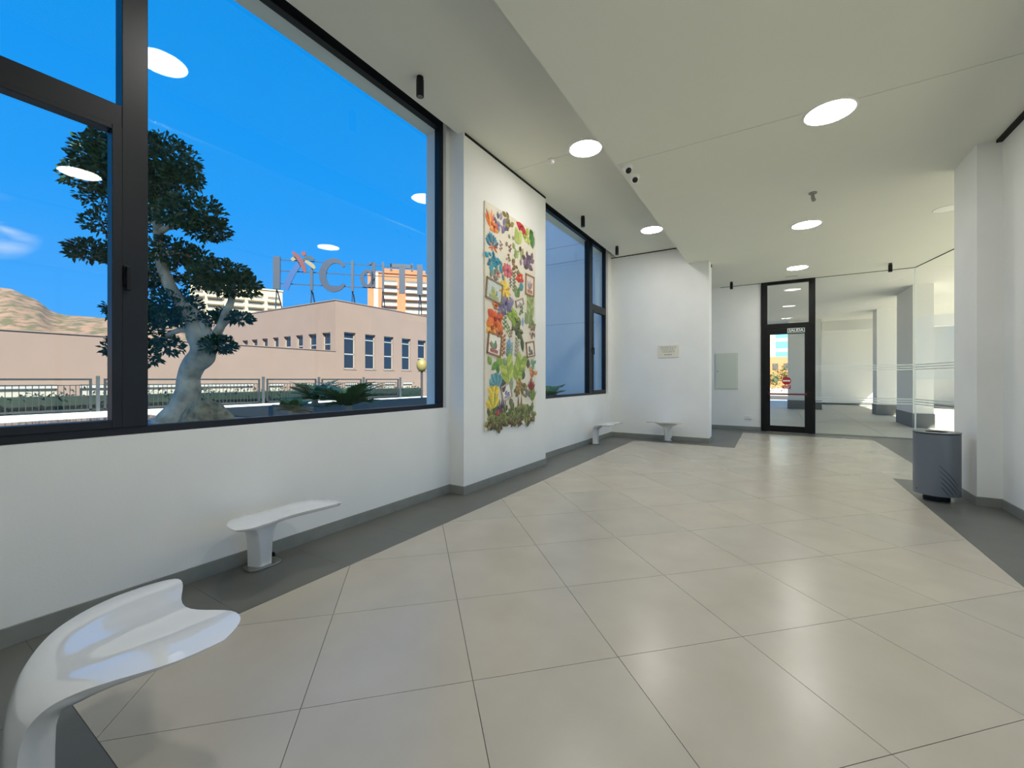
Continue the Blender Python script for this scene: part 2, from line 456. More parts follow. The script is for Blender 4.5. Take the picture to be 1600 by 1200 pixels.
# ------------------------------------------------------------------ door_1, glass partition
def text_mesh(name, body, size, m, parent, loc, rot, extrude=0.001, spacing=1.0, bold=0.0):
    c = bpy.data.curves.new(name, 'FONT'); c.body = body; c.size = size; c.extrude = extrude
    c.align_x = 'CENTER'; c.align_y = 'CENTER'; c.space_character = spacing; c.offset = bold
    o = bpy.data.objects.new(name, c); COL.objects.link(o)
    dg = bpy.context.evaluated_depsgraph_get()
    me = bpy.data.meshes.new_from_object(o.evaluated_get(dg))
    bpy.data.objects.remove(o)
    o = bpy.data.objects.new(name, me); COL.objects.link(o)
    me.materials.clear(); me.materials.append(m)
    o.parent = parent; o.location = loc; o.rotation_euler = rot
    return o
M_red = mat('red_paint', rgb(190, 22, 40), 0.4)
M_dred = mat('dark_red_paint', rgb(120, 18, 34), 0.35)
M_sign = mat('sign_white', rgb(236, 244, 240), 0.5)
M_signdk = mat('exit_sign_green', rgb(16, 52, 40), 0.5)
door = struct(empty('door_1', (0, 0, 0)), 'black framed glass exit door with red push bar and transom light', 'door')
m = MB()
m.box(-0.29, -0.14, YD - 0.04, YD + 0.06, 0, ZL); m.box(0.79, 0.93, YD - 0.04, YD + 0.06, 0, ZL)
m.box(-0.14, 0.79, YD - 0.04, YD + 0.06, 4.0, ZL); m.box(-0.14, 0.79, YD - 0.04, YD + 0.06, 2.80, 2.93)
m.build('door_frame', M_black, door, bevel=0.004)
m = MB()
yl0, yl1 = YD - 0.055, YD + 0.01
m.box(-0.19, -0.075, yl0, yl1, 0.01, 2.795); m.box(0.70, 0.86, yl0, yl1, 0.01, 2.795)
m.box(-0.075, 0.70, yl0, yl1, 2.64, 2.795); m.box(-0.075, 0.70, yl0, yl1, 0.01, 0.17)
leaf = m.build('door_leaf', M_black, door, bevel=0.004)
MB().box(-0.075, 0.70, YD - 0.03, YD - 0.02, 0.17, 2.64).build('pane', M_pglass, leaf)
MB().box(-0.14, 0.79, YD, YD + 0.01, 2.93, 4.0).build('transom_pane', M_pglass, door)
m = MB().tube([(-0.12, YD - 0.13, 1.03), (0.80, YD - 0.13, 1.03)], 0.022, 12)
bar = m.build('push_bar', M_dred, door, smooth=True, auto=40)
m = MB().box(0.74, 0.83, YD - 0.155, YD - 0.05, 0.95, 1.10); m.box(-0.16, -0.10, YD - 0.15, YD - 0.05, 0.98, 1.08)
m.build('bar_bracket', M_black, bar, bevel=0.006)
pl = MB().box(0.32, 0.70, YD - 0.062, YD - 0.054, 2.665, 2.785).build('exit_sign', M_sign, door)
MB().box(0.332, 0.688, YD - 0.064, YD - 0.0615, 2.675, 2.775).build('sign_face', M_signdk, pl)
text_mesh('sign_letters', 'SALIDA', 0.098, M_sign, pl, (0.51, YD - 0.0655, 2.725), (PI / 2, 0, 0), 0.0008, 1.0, 0.002)
m = MB(); n = 36
m.slab([(0.105 * math.cos(2 * PI * i / n), 0.105 * math.sin(2 * PI * i / n)) for i in range(n)], (0.30, YD - 0.0305, 1.385), (1, 0, 0), (0, 0, 1), (0, -1, 0), 0.002)
st = m.build('no_entry_sticker', M_red, door)
MB().box(0.215, 0.385, YD - 0.034, YD - 0.0325, 1.365, 1.405).build('white_bar', M_sign, st)
lb = MB().box(0.205, 0.395, YD - 0.0325, YD - 0.0305, 1.175, 1.262).build('sticker_label', M_red, door)
m = MB()
for k, (a, b) in enumerate(((0.225, 0.375), (0.24, 0.36))): m.box(a, b, YD - 0.034, YD - 0.0325, 1.225 - 0.03 * k, 1.236 - 0.03 * k)
m.build('text_line', M_sign, lb)

STR = [(1.770, 0.022), (1.715, 0.022), (1.660, 0.022), (0.955, 0.022), (0.897, 0.022), (0.838, 0.022)]
w3 = struct(empty('window_3', (0, 0, 0)), 'frameless glass partition right of the exit door with thin frosted stripes', 'window')
MB().box(0.93, 2.85, YD - 0.006, YD + 0.006, 0.0, ZL).build('pane', M_pglass, w3)
for z, t in STR: MB().box(0.935, 2.845, YD - 0.009, YD - 0.0065, z - t / 2, z + t / 2).build('frosted_stripe', M_frost, w3)
MB().box(0.93, 2.85, YD - 0.015, YD + 0.015, 0.0, 0.012).build('floor_channel', M_steel, w3)
w4 = struct(empty('window_4', (2.855, YD, 0), math.atan2(-1, 0.178)), 'frameless glass partition returning from the corner towards the column', 'window')
L4 = 6.0
MB().box(0.0, L4, -0.006, 0.006, 0.0, ZL).build('pane', M_pglass, w4)
for z, t in STR: MB().box(0.01, L4, -0.009, -0.0065, z - t / 2, z + t / 2).build('frosted_stripe', M_frost, w4)
MB().box(-0.004, 0.010, -0.014, 0.014, 0, ZL).build('glass_edge', M_frost, w4)
MB().box(0.0, L4, -0.010, 0.010, ZL - 0.010, ZL).build('head_channel', M_gap, w4)
# glazed side entrance in the right wall (its sunlit outside shows as a reflection in the big window), widened to let in more daylight
w5 = struct(empty('window_5', (0, 0, 0)), 'tall glazed side entrance in the right wall, widened to let in daylight', 'window')
m = MB()
xa, xb = XR + 0.1, XR + 0.18
for y in (0.7, 1.78, 2.86, 3.94, 5.02, 6.1): m.box(xa, xb, y, y + 0.06, 0, 3.15)
m.box(xa, xb, 0.76, 6.1, 3.09, 3.15); m.box(xa, xb, 0.76, 6.1, 2.2, 2.26); m.box(xa, xb, 0.76, 6.1, 0.0, 0.06)
m.build('outer_frame', M_frame, w5)
for a in (0.76, 1.84, 2.92, 4.0, 5.08):
    for c, d in ((0.06, 2.2), (2.26, 3.09)):
        MB().box(XR + 0.135, XR + 0.145, a, a + 1.02, c, d).build('pane', M_pglass, w5)

# ------------------------------------------------------------------ portico behind the glass and the unseen shading storeys above
M_pav = mat('portico_paving', rgb(196, 192, 180), 0.5, noise=(0.9, rgb(184, 180, 168), 0.3))
M_plinth = mat('plinth_grey', rgb(104, 106, 104), 0.6)
M_pwhite = mat('portico_white', rgb(226, 226, 220), 0.85)
M_ground = mat('plaza_paving', rgb(190, 184, 172), 0.85, noise=(0.6, rgb(176, 171, 160), 0.3))
pf = struct(MB().box(-6, 40, YD + 0.05, 44, -0.25, -0.03).build('portico_floor', M_grout), 'pale paved floor of the portico behind the glass', 'floor')
src = None
for i in range(9):
    for j in range(14):
        x = -3.6 + i * 1.5; y = YD + 0.25 + j * 1.5
        if src is None: src = MB().box(0.004, 1.496, 0.004, 1.496, -0.04, 0.0).build('paving_slab', M_pav, pf, (x, y, 0))
        else: copy_mesh(src, 'paving_slab', (x, y, 0), pf)
struct(MB().box(-4, 7.5, YD + 0.25, 29.9, 4.22, 4.7).build('portico_ceiling', M_pwhite), 'white ceiling of the portico behind the glass', 'ceiling')
m = MB().box(1.95, 12.5, 29.6, 29.9, 0.0, 4.25); m.box(1.93, 12.5, 29.57, 29.6, 0, 0.16, 1)
struct(m.build('wall_portico', [M_pwhite, M_plinth]), 'white far wall of the portico with a grey skirting', 'wall')
struct(MB().box(2.0, 7.5, 25.2, 25.7, 3.75, 4.22).build('portico_beam', M_pwhite), 'white ceiling beam of the portico', 'beam')
struct(MB().box(9.0, 9.3, 26.3, 29.6, 0.0, 8.0).build('sun_blocker_wall', M_pwhite), 'unseen white wall added to keep sun off part of the portico wall', 'wall')  # out of view, added to limit the sun patch on the far wall
def pillar(x0, x1, y0, y1, label):
    p = tag(empty('portico_pillar', ((x0 + x1) / 2, (y0 + y1) / 2, 0)), label, 'pillar', None, 'structure')
    hx, hy = (x1 - x0) / 2, (y1 - y0) / 2
    MB().box(-hx, hx, -hy, hy, 0, 4.22).build('shaft', M_pwhite, p)
    MB().box(-hx - 0.02, hx + 0.02, -hy - 0.02, hy + 0.02, 0, 0.42).build('plinth', M_plinth, p)
pillar(0.62, 1.9, 24.3, 25.4, 'white portico pillar seen through the exit door glass')
pillar(3.5, 5.0, 21.9, 22.7, 'white portico pillar with grey plinth, middle of the glass partition')
pillar(3.5, 3.95, 16.8, 18.7, 'broad white portico pillar with grey plinth nearest the glass corner')
# plaza on the sunny side and unseen storeys over the lobby, sized to shade the courtyard
struct(MB().box(4.1, 60, -60, YD + 0.05, -0.25, -0.02).build('plaza_ground', M_ground), 'sunlit paved plaza on the entrance side', 'ground')
struct(MB().box(-4.0, 7.8, -30, 13.9, 4.76, 8.7).build('shading_storeys', M_ext), 'unseen white storeys over the lobby, sized to shade the courtyard', 'building')  # out of view, height and overhang set by the shade it casts
# ------------------------------------------------------------------ benches
def make_bench():
    root = empty('bench')
    prof = [(-0.055, 0.0), (-0.055, 0.10), (-0.054, 0.20), (-0.048, 0.28), (-0.030, 0.345), (0.004, 0.395), (0.055, 0.430), (0.115, 0.449), (0.19, 0.457), (0.27, 0.461), (0.35, 0.463), (0.43, 0.465), (0.52, 0.466)]
    half = [0.086, 0.088, 0.094, 0.108, 0.132, 0.174, 0.232, 0.284, 0.325, 0.352, 0.370, 0.380, 0.384]
    thk = [0.108, 0.108, 0.106, 0.100, 0.092, 0.082, 0.068, 0.054, 0.046, 0.040, 0.036, 0.034, 0.032]
    n = len(prof); S = 60; NV = 30
    def interp(a, x):
        x = max(0.0, min(n - 1.0, x)); i = min(int(x), n - 2); t = x - i
        p0 = a[max(i - 1, 0)]; p1 = a[i]; p2 = a[i + 1]; p3 = a[min(i + 2, n - 1)]
        return 0.5 * ((2 * p1) + (-p0 + p2) * t + (2 * p0 - 5 * p1 + 4 * p2 - p3) * t * t + (-p0 + 3 * p1 - 3 * p2 + p3) * t ** 3)
    py_ = [p[0] for p in prof]; pz_ = [p[1] for p in prof]
    def top(x, v):
        y = interp(py_, x); z = interp(pz_, x); w = interp(half, x)
        s = max(0.0, min(1.0, (x - 5.0) / 5.0)); s = s * s * (3 - 2 * s)
        f = max(0.0, min(1.0, (x - 7.0) / 5.0)); f = f * f * (3 - 2 * f)
        av = abs(v)
        lobe = max(0.0, 1 - ((av - 0.66) / 0.40) ** 2)
        endv = -0.078 * math.cos(PI / 2 * min(1, av / 0.72)) ** 2 - 0.10 * max(0, (av - 0.70) / 0.30) ** 2.6
        y += f * endv
        z += s * (0.017 * (0.5 - 0.5 * math.cos(PI * min(1, av / 0.75))) - 0.022 * max(0, (av - 0.6) / 0.4) ** 2)
        # leg back is slightly crowned
        b = 1 - s
        return Vector((v * w, y + b * 0.016 * v * v, z - b * 0.0))
    def nrm(x, v):
        e = 1e-2
        a = top(min(x + e, n - 1), v) - top(max(x - e, 0), v)
        vv = max(-0.97, min(0.97, v))
        b = top(x, vv + e) - top(x, vv - e)
        k = a.cross(b); k.normalize()
        return k if k.dot(Vector((0, -1, 1))) < 0 else -k
    rings = []
    for i in range(S + 1):
        x = (n - 1) * i / S
        te = 1.0
        if x > n - 1 - 0.6:
            q = (x - (n - 1 - 0.6)) / 0.6; te = math.sqrt(max(0.0, 1 - q * q))
        th = interp(thk, x)
        vs = [math.sin((-1 + 2 * j / NV) * PI / 2) * 0.999 for j in range(NV + 1)]
        ring = [top(x, v) for v in vs]
        s = max(0.0, min(1.0, (x - 4.0) / 4.0)); pw = 12 - 2 * s
        bot = []
        for j in range(NV - 1, 0, -1):
            v = vs[j]
            # round off near the end of the plate
            bot.append(top(x, v) + nrm(x, v) * th * te * (1 - abs(v) ** pw) ** 0.5)
        rings.append(ring + bot)
    m = MB(); k = len(rings[0])
    vv = [p for r in rings for p in r]; fs = []
    for i in range(S):
        for j in range(k):
            fs.append((i * k + j, i * k + (j + 1) % k, (i + 1) * k + (j + 1) % k, (i + 1) * k + j))
    fs.append(tuple(range(k))); fs.append(tuple(S * k + j for j in range(k - 1, -1, -1)))
    m.add(vv, fs)
    o = m.build('seat_shell', M_gloss, root, smooth=True)
    bm = bmesh.new(); bm.from_mesh(o.data); bmesh.ops.remove_doubles(bm, verts=bm.verts, dist=1e-5); bmesh.ops.recalc_face_normals(bm, faces=bm.faces); bm.to_mesh(o.data); bm.free()
    o.data.set_sharp_from_angle(angle=math.radians(60))
    # base plate
    pts = []
    for i in range(40):
        a = 2 * PI * i / 40; ca, sa = math.cos(a), math.sin(a)
        pts.append((0.125 * math.copysign(abs(ca) ** 0.6, ca), 0.005 + 0.088 * math.copysign(abs(sa) ** 0.6, sa)))
    MB().prism(pts, 0.0, 0.012).build('base_plate', M_steel, root, bevel=0.003)
    for sx in (-1,):
        n_ = 16
        MB().slab([(0.022 * math.sin(2 * PI * i / n_) * 1.0, 0.018 * math.cos(2 * PI * i / n_)) for i in range(n_)], (sx * 0.082, -0.005, 0.052), (0, 1, 0), (0, 0, 1), (sx, 0, 0), 0.010).build('bolt_cap', M_black, root)
    return root
BENCH = [((-2.11, 0.335, 0), 0.0, 'white glossy sculpted bench in the near left foreground, fish tail seat'),
         ((-3.335, 1.725, 0), -PI / 2, 'white sculpted bench under the large window with the bonsai'),
         ((-3.335, 8.86, 0), -PI / 2, 'white sculpted bench under the second window near the corner'),
         ((-2.08, 10.165, 0), PI, 'white sculpted bench against the wall below the text plaque')]
proto = make_bench()
for i, (loc, rz, lab) in enumerate(BENCH):
    b = proto if i == 0 else copy_tree(proto)
    b.location = loc; b.rotation_euler = (0, 0, rz)
    tag(b, lab, 'bench', 'white sculpted benches along the walls')

# ------------------------------------------------------------------ litter bin
M_bin = mat('bin_grey_paint', rgb(112, 120, 130), 0.38, metal=0.25, spec=0.5)
M_bindk = mat('bin_dark', rgb(26, 32, 38), 0.5)
bn = thing('litter_bin', 'grey round metal litter bin with dark slanted slots beside the column', 'bin', (1.645, 6.90, 0))
RB = 0.205
MB().lathe([(0.115, 0.0), (0.118, 0.005), (0.118, 0.075)], 40).build('foot', M_bindk, bn, smooth=True, auto=40)
MB().lathe([(RB - 0.02, 0.070), (RB, 0.074), (RB, 0.785), (RB - 0.012, 0.785), (RB - 0.012, 0.76)], 64, close=False).build('body', M_bin, bn, smooth=True, auto=35)
MB().lathe([(0.0, 0.0705), (RB - 0.015, 0.071)], 40, close=False).build('bottom', M_bindk, bn)
lid = MB()
lid.lathe([(0.10, 0.800), (0.10, 0.806), (RB + 0.006, 0.806), (RB + 0.006, 0.797), (RB - 0.01, 0.797)], 64, close=False)
lid = lid.build('lid', M_bin, bn, smooth=True, auto=30)
MB().lathe([(RB - 0.003, 0.783), (RB - 0.003, 0.799)], 64, close=False).build('dark_rim', M_bindk, bn, smooth=True)  # dark rim between body and lid
MB().lathe([(0.101, 0.806), (0.101, 0.62), (0.0, 0.62)], 40, close=False).build('opening', M_bindk, bn, smooth=True)
ang_cam = math.atan2(-6.90, -1.645)           # towards the camera
for k in range(5):
    pts = []
    a0 = ang_cam + 0.10 + 0.02 * k; z0 = 0.435 - 0.062 * k
    ln = [0.95, 0.95, 0.80, 0.58, 0.34][k]
    m = MB(); vs = []; fs = []
    N = 14
    for i in range(N + 1):
        t = i / N; a = a0 + ln * t; z = z0 - 0.235 * ln * t - 0.02 * t * t
        hw = 0.0055 * math.sin(PI * min(max(t, 0.03), 0.97)) ** 0.4
        if z < 0.085: break
        for dz in (-hw, hw):
            vs.append(((RB + 0.0012) * math.cos(a), (RB + 0.0012) * math.sin(a), z + dz))
    for i in range(len(vs) // 2 - 1): fs.append((2 * i, 2 * i + 2, 2 * i + 3, 2 * i + 1))
    m.add(vs, fs).build('slot', M_bindk, bn)
a = ang_cam - 0.95
m = MB().slab([(-0.012, 0.008), (0.0, -0.010), (0.012, 0.008)], ((RB + 0.0005) * math.cos(a), (RB + 0.0005) * math.sin(a), 0.125), (-math.sin(a), math.cos(a), 0), (0, 0, 1), (math.cos(a), math.sin(a), 0), 0.001)
m.build('badge', M_bindk, bn)

# ------------------------------------------------------------------ ceiling lamps, spots, detectors, cameras
def make_lamp():
    root = empty('ceiling_lamp')
    MB().lathe([(0.205, 0.0), (0.205, -0.008), (0.222, -0.008), (0.228, 0.0)], 48, close=False).build('trim_ring', M_white, root, smooth=True)
    MB().lathe([(0.205, -0.004), (0.0, -0.0045)], 48, close=False).build('diffuser', M_lamp, root)
    return root
LAMPS = [((0.475, 5.21, ZL), 'lit round ceiling lamp, largest, on the lower ceiling right of centre'),
         ((0.48, 8.79, ZL), 'lit round ceiling lamp on the lower ceiling, second in the row to the exit door'),
         ((0.485, 12.07, ZL), 'lit round ceiling lamp just above the exit door'),
         ((-2.11, 5.23, ZU), 'lit round lamp in the high ceiling strip near the two dome cameras'),
         ((-2.11, 8.79, ZU), 'lit round lamp in the high ceiling strip near the plaque wall'),
         ((0.475, 1.65, ZL), 'lit round ceiling lamp above the camera, mirrored in the big window'),
         ((-2.11, 1.65, ZU), 'lit round lamp in the high ceiling strip above the first bench')]
lp = make_lamp()
for i, (loc, lab) in enumerate(LAMPS):
    o = lp if i == 0 else copy_tree(lp)
    o.location = loc; tag(o, lab, 'ceiling lamp', 'round flush ceiling lamps')
M_off = mat('lamp_off_diffuser', rgb(228, 228, 222), 0.3)
ul0 = ul = thing('ceiling_lamp', 'unlit round flush ceiling lamp beyond the square column', 'ceiling lamp', (2.30, 9.13, ZL))
MB().lathe([(0.150, 0.0), (0.150, -0.006), (0.165, -0.006), (0.17, 0.0)], 40, close=False).build('trim_ring', M_white, ul, smooth=True)
MB().lathe([(0.150, -0.003), (0.0, -0.003)], 40, close=False).build('diffuser', M_off, ul)
for (x, y, lab) in ((2.9, 15.6, 'nearest the glass'), (3.0, 20.2, 'second from the glass'), (2.9, 24.0, 'farthest from the glass'), (6.6, 17.8, 'beyond the broad pillar'), (6.6, 22.5, 'farther right')):
    ul = copy_tree(ul0); ul.location = (x, y, 4.22)
    tag(ul, 'round flush lamp in the portico ceiling, the one %s' % lab, 'ceiling lamp', 'portico ceiling lamps')

M_spotw = mat('spot_grey', rgb(150, 150, 146), 0.5)
M_lens = mat('spot_lens', rgb(120, 122, 124), 0.15)
def make_spot(col):
    root = empty('ceiling_spot')
    MB().lathe([(0.034, 0.0), (0.034, -0.018)], 24).build('mount', col, root, smooth=True, auto=40)
    MB().lathe([(0.012, -0.018), (0.012, -0.03)], 16).build('stem', col, root, smooth=True, auto=40)
    b = MB().lathe([(0.036, -0.03), (0.038, -0.032), (0.038, -0.198), (0.034, -0.20)], 24).build('body', col, root, smooth=True, auto=40)
    MB().lathe([(0.030, -0.2005), (0.0, -0.2005)], 20, close=False).build('lens', M_lens, b)
    return root
sp0 = make_spot(M_black)
SP = [((-3.03, 3.11, ZU), 'black cylinder ceiling spot above the large window'),
      ((-3.03, 7.38, ZU), 'black cylinder ceiling spot in front of the second window, nearer one'),
      ((-3.05, 9.46, ZU), 'black cylinder ceiling spot by the corner of the plaque wall'),
      ((-0.97, 12.87, ZL), 'small black ceiling spot left of the exit door'),
      ((2.27, 12.72, ZL), 'small black ceiling spot above the glass partition')]
for i, (loc, lab) in enumerate(SP):
    o = sp0 if i == 0 else copy_tree(sp0)
    o.location = loc; tag(o, lab, 'spotlight', 'black ceiling spots')
g = thing('ceiling_sensor', 'small grey sensor hanging from the lower ceiling between two lamps', 'sensor', (0.476, 7.33, ZL))
MB().lathe([(0.05, 0.0), (0.05, -0.016), (0.03, -0.02)], 24).build('mount', M_spotw, g, smooth=True, auto=40)
MB().tube([(0, 0, -0.015), (0.0, 0, -0.07), (0.012, -0.02, -0.12)], [0.022, 0.024, 0.026], 16).build('body', M_spotw, g, smooth=True, auto=40)
d = thing('smoke_detector', 'small white round smoke detector on the high ceiling strip', 'detector', (-2.62, 5.25, ZU))
MB().lathe([(0.052, 0.0), (0.052, -0.02), (0.044, -0.024)], 32).build('base', M_white, d, smooth=True, auto=40)
MB().lathe([(0.038, -0.024), (0.038, -0.045), (0.024, -0.055)], 32).build('sensor_head', M_white, d, smooth=True, auto=40)
M_dome = mat('dark_dome', rgb(14, 14, 16), 0.1)
for i, (loc, lab, tilt) in enumerate((((-1.545, 5.21, ZL), 'white dome security camera at the soffit edge, the rear of the pair', (0.5, -0.6)),
                                      ((-1.535, 5.50, ZL), 'white dome security camera at the soffit edge, the front of the pair', (0.3, -0.7)))):
    c = thing('security_camera', lab, 'camera', loc, 0, 'dome cameras at the soffit edge')
    MB().lathe([(0.062, 0.0), (0.062, -0.03), (0.055, -0.038)], 32).build('base', M_white, c, smooth=True, auto=40)
    m = MB(); pr = [(0.052 * math.cos(t), -0.036 - 0.052 * math.sin(t)) for t in [k * PI / 2 / 8 for k in range(9)]]
    pr[-1] = (0.001, pr[-1][1])
    ball = m.lathe(pr, 28).build('ball', M_white, c, smooth=True)
    dv = Vector((tilt[0], tilt[1], -0.75)).normalized()
    q = dv.to_track_quat('Z', 'Y')
    pr = [(0.036 * math.cos(t), 0.036 * math.sin(t) * 0.5) for t in [k * PI / 2 / 6 for k in range(7)]]
    pr[-1] = (0.001, pr[-1][1])
    e = MB().lathe(pr, 24).build('lens', M_dome, ball, smooth=True)
    e.location = Vector((0, 0, -0.036)) + dv * 0.043; e.rotation_euler = q.to_euler()
v = thing('ceiling_vent', 'thin slot vent in the ceiling above the exit door', 'vent', (0.40, 12.98, ZL))
MB().box(-0.16, 0.16, -0.03, 0.03, -0.004, 0).build('rim', M_white, v); MB().box(-0.14, 0.14, -0.016, 0.016, -0.006, -0.003).build('slot', M_gap, v)

# ------------------------------------------------------------------ plaque, cabinet, socket
M_plq = mat('plaque_cream', rgb(226, 222, 206), 0.35)
M_ink = mat('ink', rgb(60, 58, 54), 0.7)
p = thing('wall_plaque', 'small cream plaque with dark lettering on the back wall', 'plaque', (-2.09, YB, 2.08))
MB().box(-0.235, 0.235, -0.014, 0, -0.145, 0.145).build('plate', M_plq, p, bevel=0.002)
random.seed(11)
rows = [(0.105, -0.185, 0.185, 0.013), (0.073, -0.165, 0.165, 0.013), (0.042, -0.15, 0.15, 0.012), (0.012, -0.15, 0.14, 0.012), (-0.016, -0.13, 0.14, 0.012), (-0.078, -0.085, 0.085, 0.022)]
for z, a, b, h in rows:
    m = MB(); x = a
    while x < b - 0.02:
        w = random.uniform(0.02, 0.05); w = min(w, b - x)
        xx = x
        while xx < x + w - 0.006:
            hh = h * random.choice((0.7, 0.7, 1.0)); m.box(xx, xx + 0.006, -0.0155, -0.0135, z - h * 0.35, z - h * 0.35 + hh); xx += 0.0088
        x += w + 0.010
    m.build('text_line', M_ink, p)
M_cab = mat('cabinet_pale_green', rgb(206, 214, 202), 0.5)
cb = thing('wall_cabinet', 'flush pale green metal service cabinet on the far wall', 'cabinet', (-1.15, YD, 1.655))
MB().box(-0.30, 0.30, -0.012, 0, -0.52, 0.52).build('frame', M_cab, cb, bevel=0.002)
dr = MB().box(-0.272, 0.272, -0.024, -0.012, -0.49, 0.49).build('door', M_cab, cb, bevel=0.003)
MB().slab([(0.014 * math.cos(i * PI / 8), 0.014 * math.sin(i * PI / 8)) for i in range(16)], (-0.22, -0.024, 0.0), (1, 0, 0), (0, 0, 1), (0, -1, 0), 0.004).build('lock', M_ink, dr)
s = thing('wall_socket', 'white double wall socket near the floor on the far wall', 'socket', (-0.585, YD, 0.36))
MB().box(-0.095, 0.0, -0.022, 0, -0.05, 0.05).build('blank_plate', M_white, s, bevel=0.004)
f = MB().box(0.002, 0.097, -0.028, 0, -0.05, 0.05).build('socket_plate', M_white, s, bevel=0.004)
MB().slab([(0.028 * math.cos(i * PI / 10), 0.028 * math.sin(i * PI / 10)) for i in range(20)], (0.048, -0.0285, 0), (1, 0, 0), (0, 0, 1), (0, -1, 0), 0.001).build('socket_well', M_white, f)

# ------------------------------------------------------------------ art panel on the pier
M_panel = mat('art_panel_ivory', rgb(222, 214, 196), 0.55, noise=(6, rgb(232, 225, 208), 0.3))
MC = {}
def cmat(k):
    if k not in MC:
        c = [int(k[i:i + 2], 16) for i in (0, 2, 4)]
        d = [min(255, int(x * 1.12 + 10)) for x in c]
        MC[k] = mat('glaze_' + k, rgb(*c), 0.45, noise=(38, rgb(*d), 0.2, 4))
    return MC[k]
PX = XP + 0.022
PY0, PY1, PZ0, PZ1 = 4.50, 5.87, 0.745, 3.78
art = thing('art_panel', 'tall ivory relief panel of colourful flowers, leaves and framed pictures on the pier', 'artwork', (XP, (PY0 + PY1) / 2, (PZ0 + PZ1) / 2))
AY, AZ = (PY0 + PY1) / 2, (PZ0 + PZ1) / 2
# three backing boards in two columns with fine joints
zs = [PZ0, 1.77, 2.78, PZ1]
for i in range(2):
    for j in range(3):
        ya, yb_ = (PY0, AY) if i == 0 else (AY, PY1)
        MB().box(0.0, 0.022, ya - AY + (0.0008 if i else 0), yb_ - AY - (0 if i else 0.0008), zs[j] - AZ + 0.0008, zs[j + 1] - AZ - 0.0008).build('backing_board', M_panel, art)
rnd = random.Random(7)
def leafv(m, a, b, ln, wd, ang, mi, h=0.006, z0=0.0225):
    """pointed leaf from base (a, b) at angle ang (0 = up, + = towards larger y)"""
    s, c = math.sin(ang), math.cos(ang)
    def P(u, w, o): return (z0 + o, a + s * u * ln + c * w * wd, b + c * u * ln - s * w * wd)
    vs = [P(0, 0, 0), P(0.25, -0.38, 0.001), P(0.55, -0.5, 0.001), P(0.85, -0.25, 0.001), P(1, 0, 0), P(0.85, 0.25, 0.001), P(0.55, 0.5, 0.001), P(0.25, 0.38, 0.001), P(0.3, 0, h), P(0.7, 0, h)]
    m.add(vs, [(0, 8, 1), (1, 8, 9, 2), (2, 9, 3), (3, 9, 4), (4, 9, 5), (5, 9, 6), (6, 9, 8, 7), (7, 8, 0)], mi)
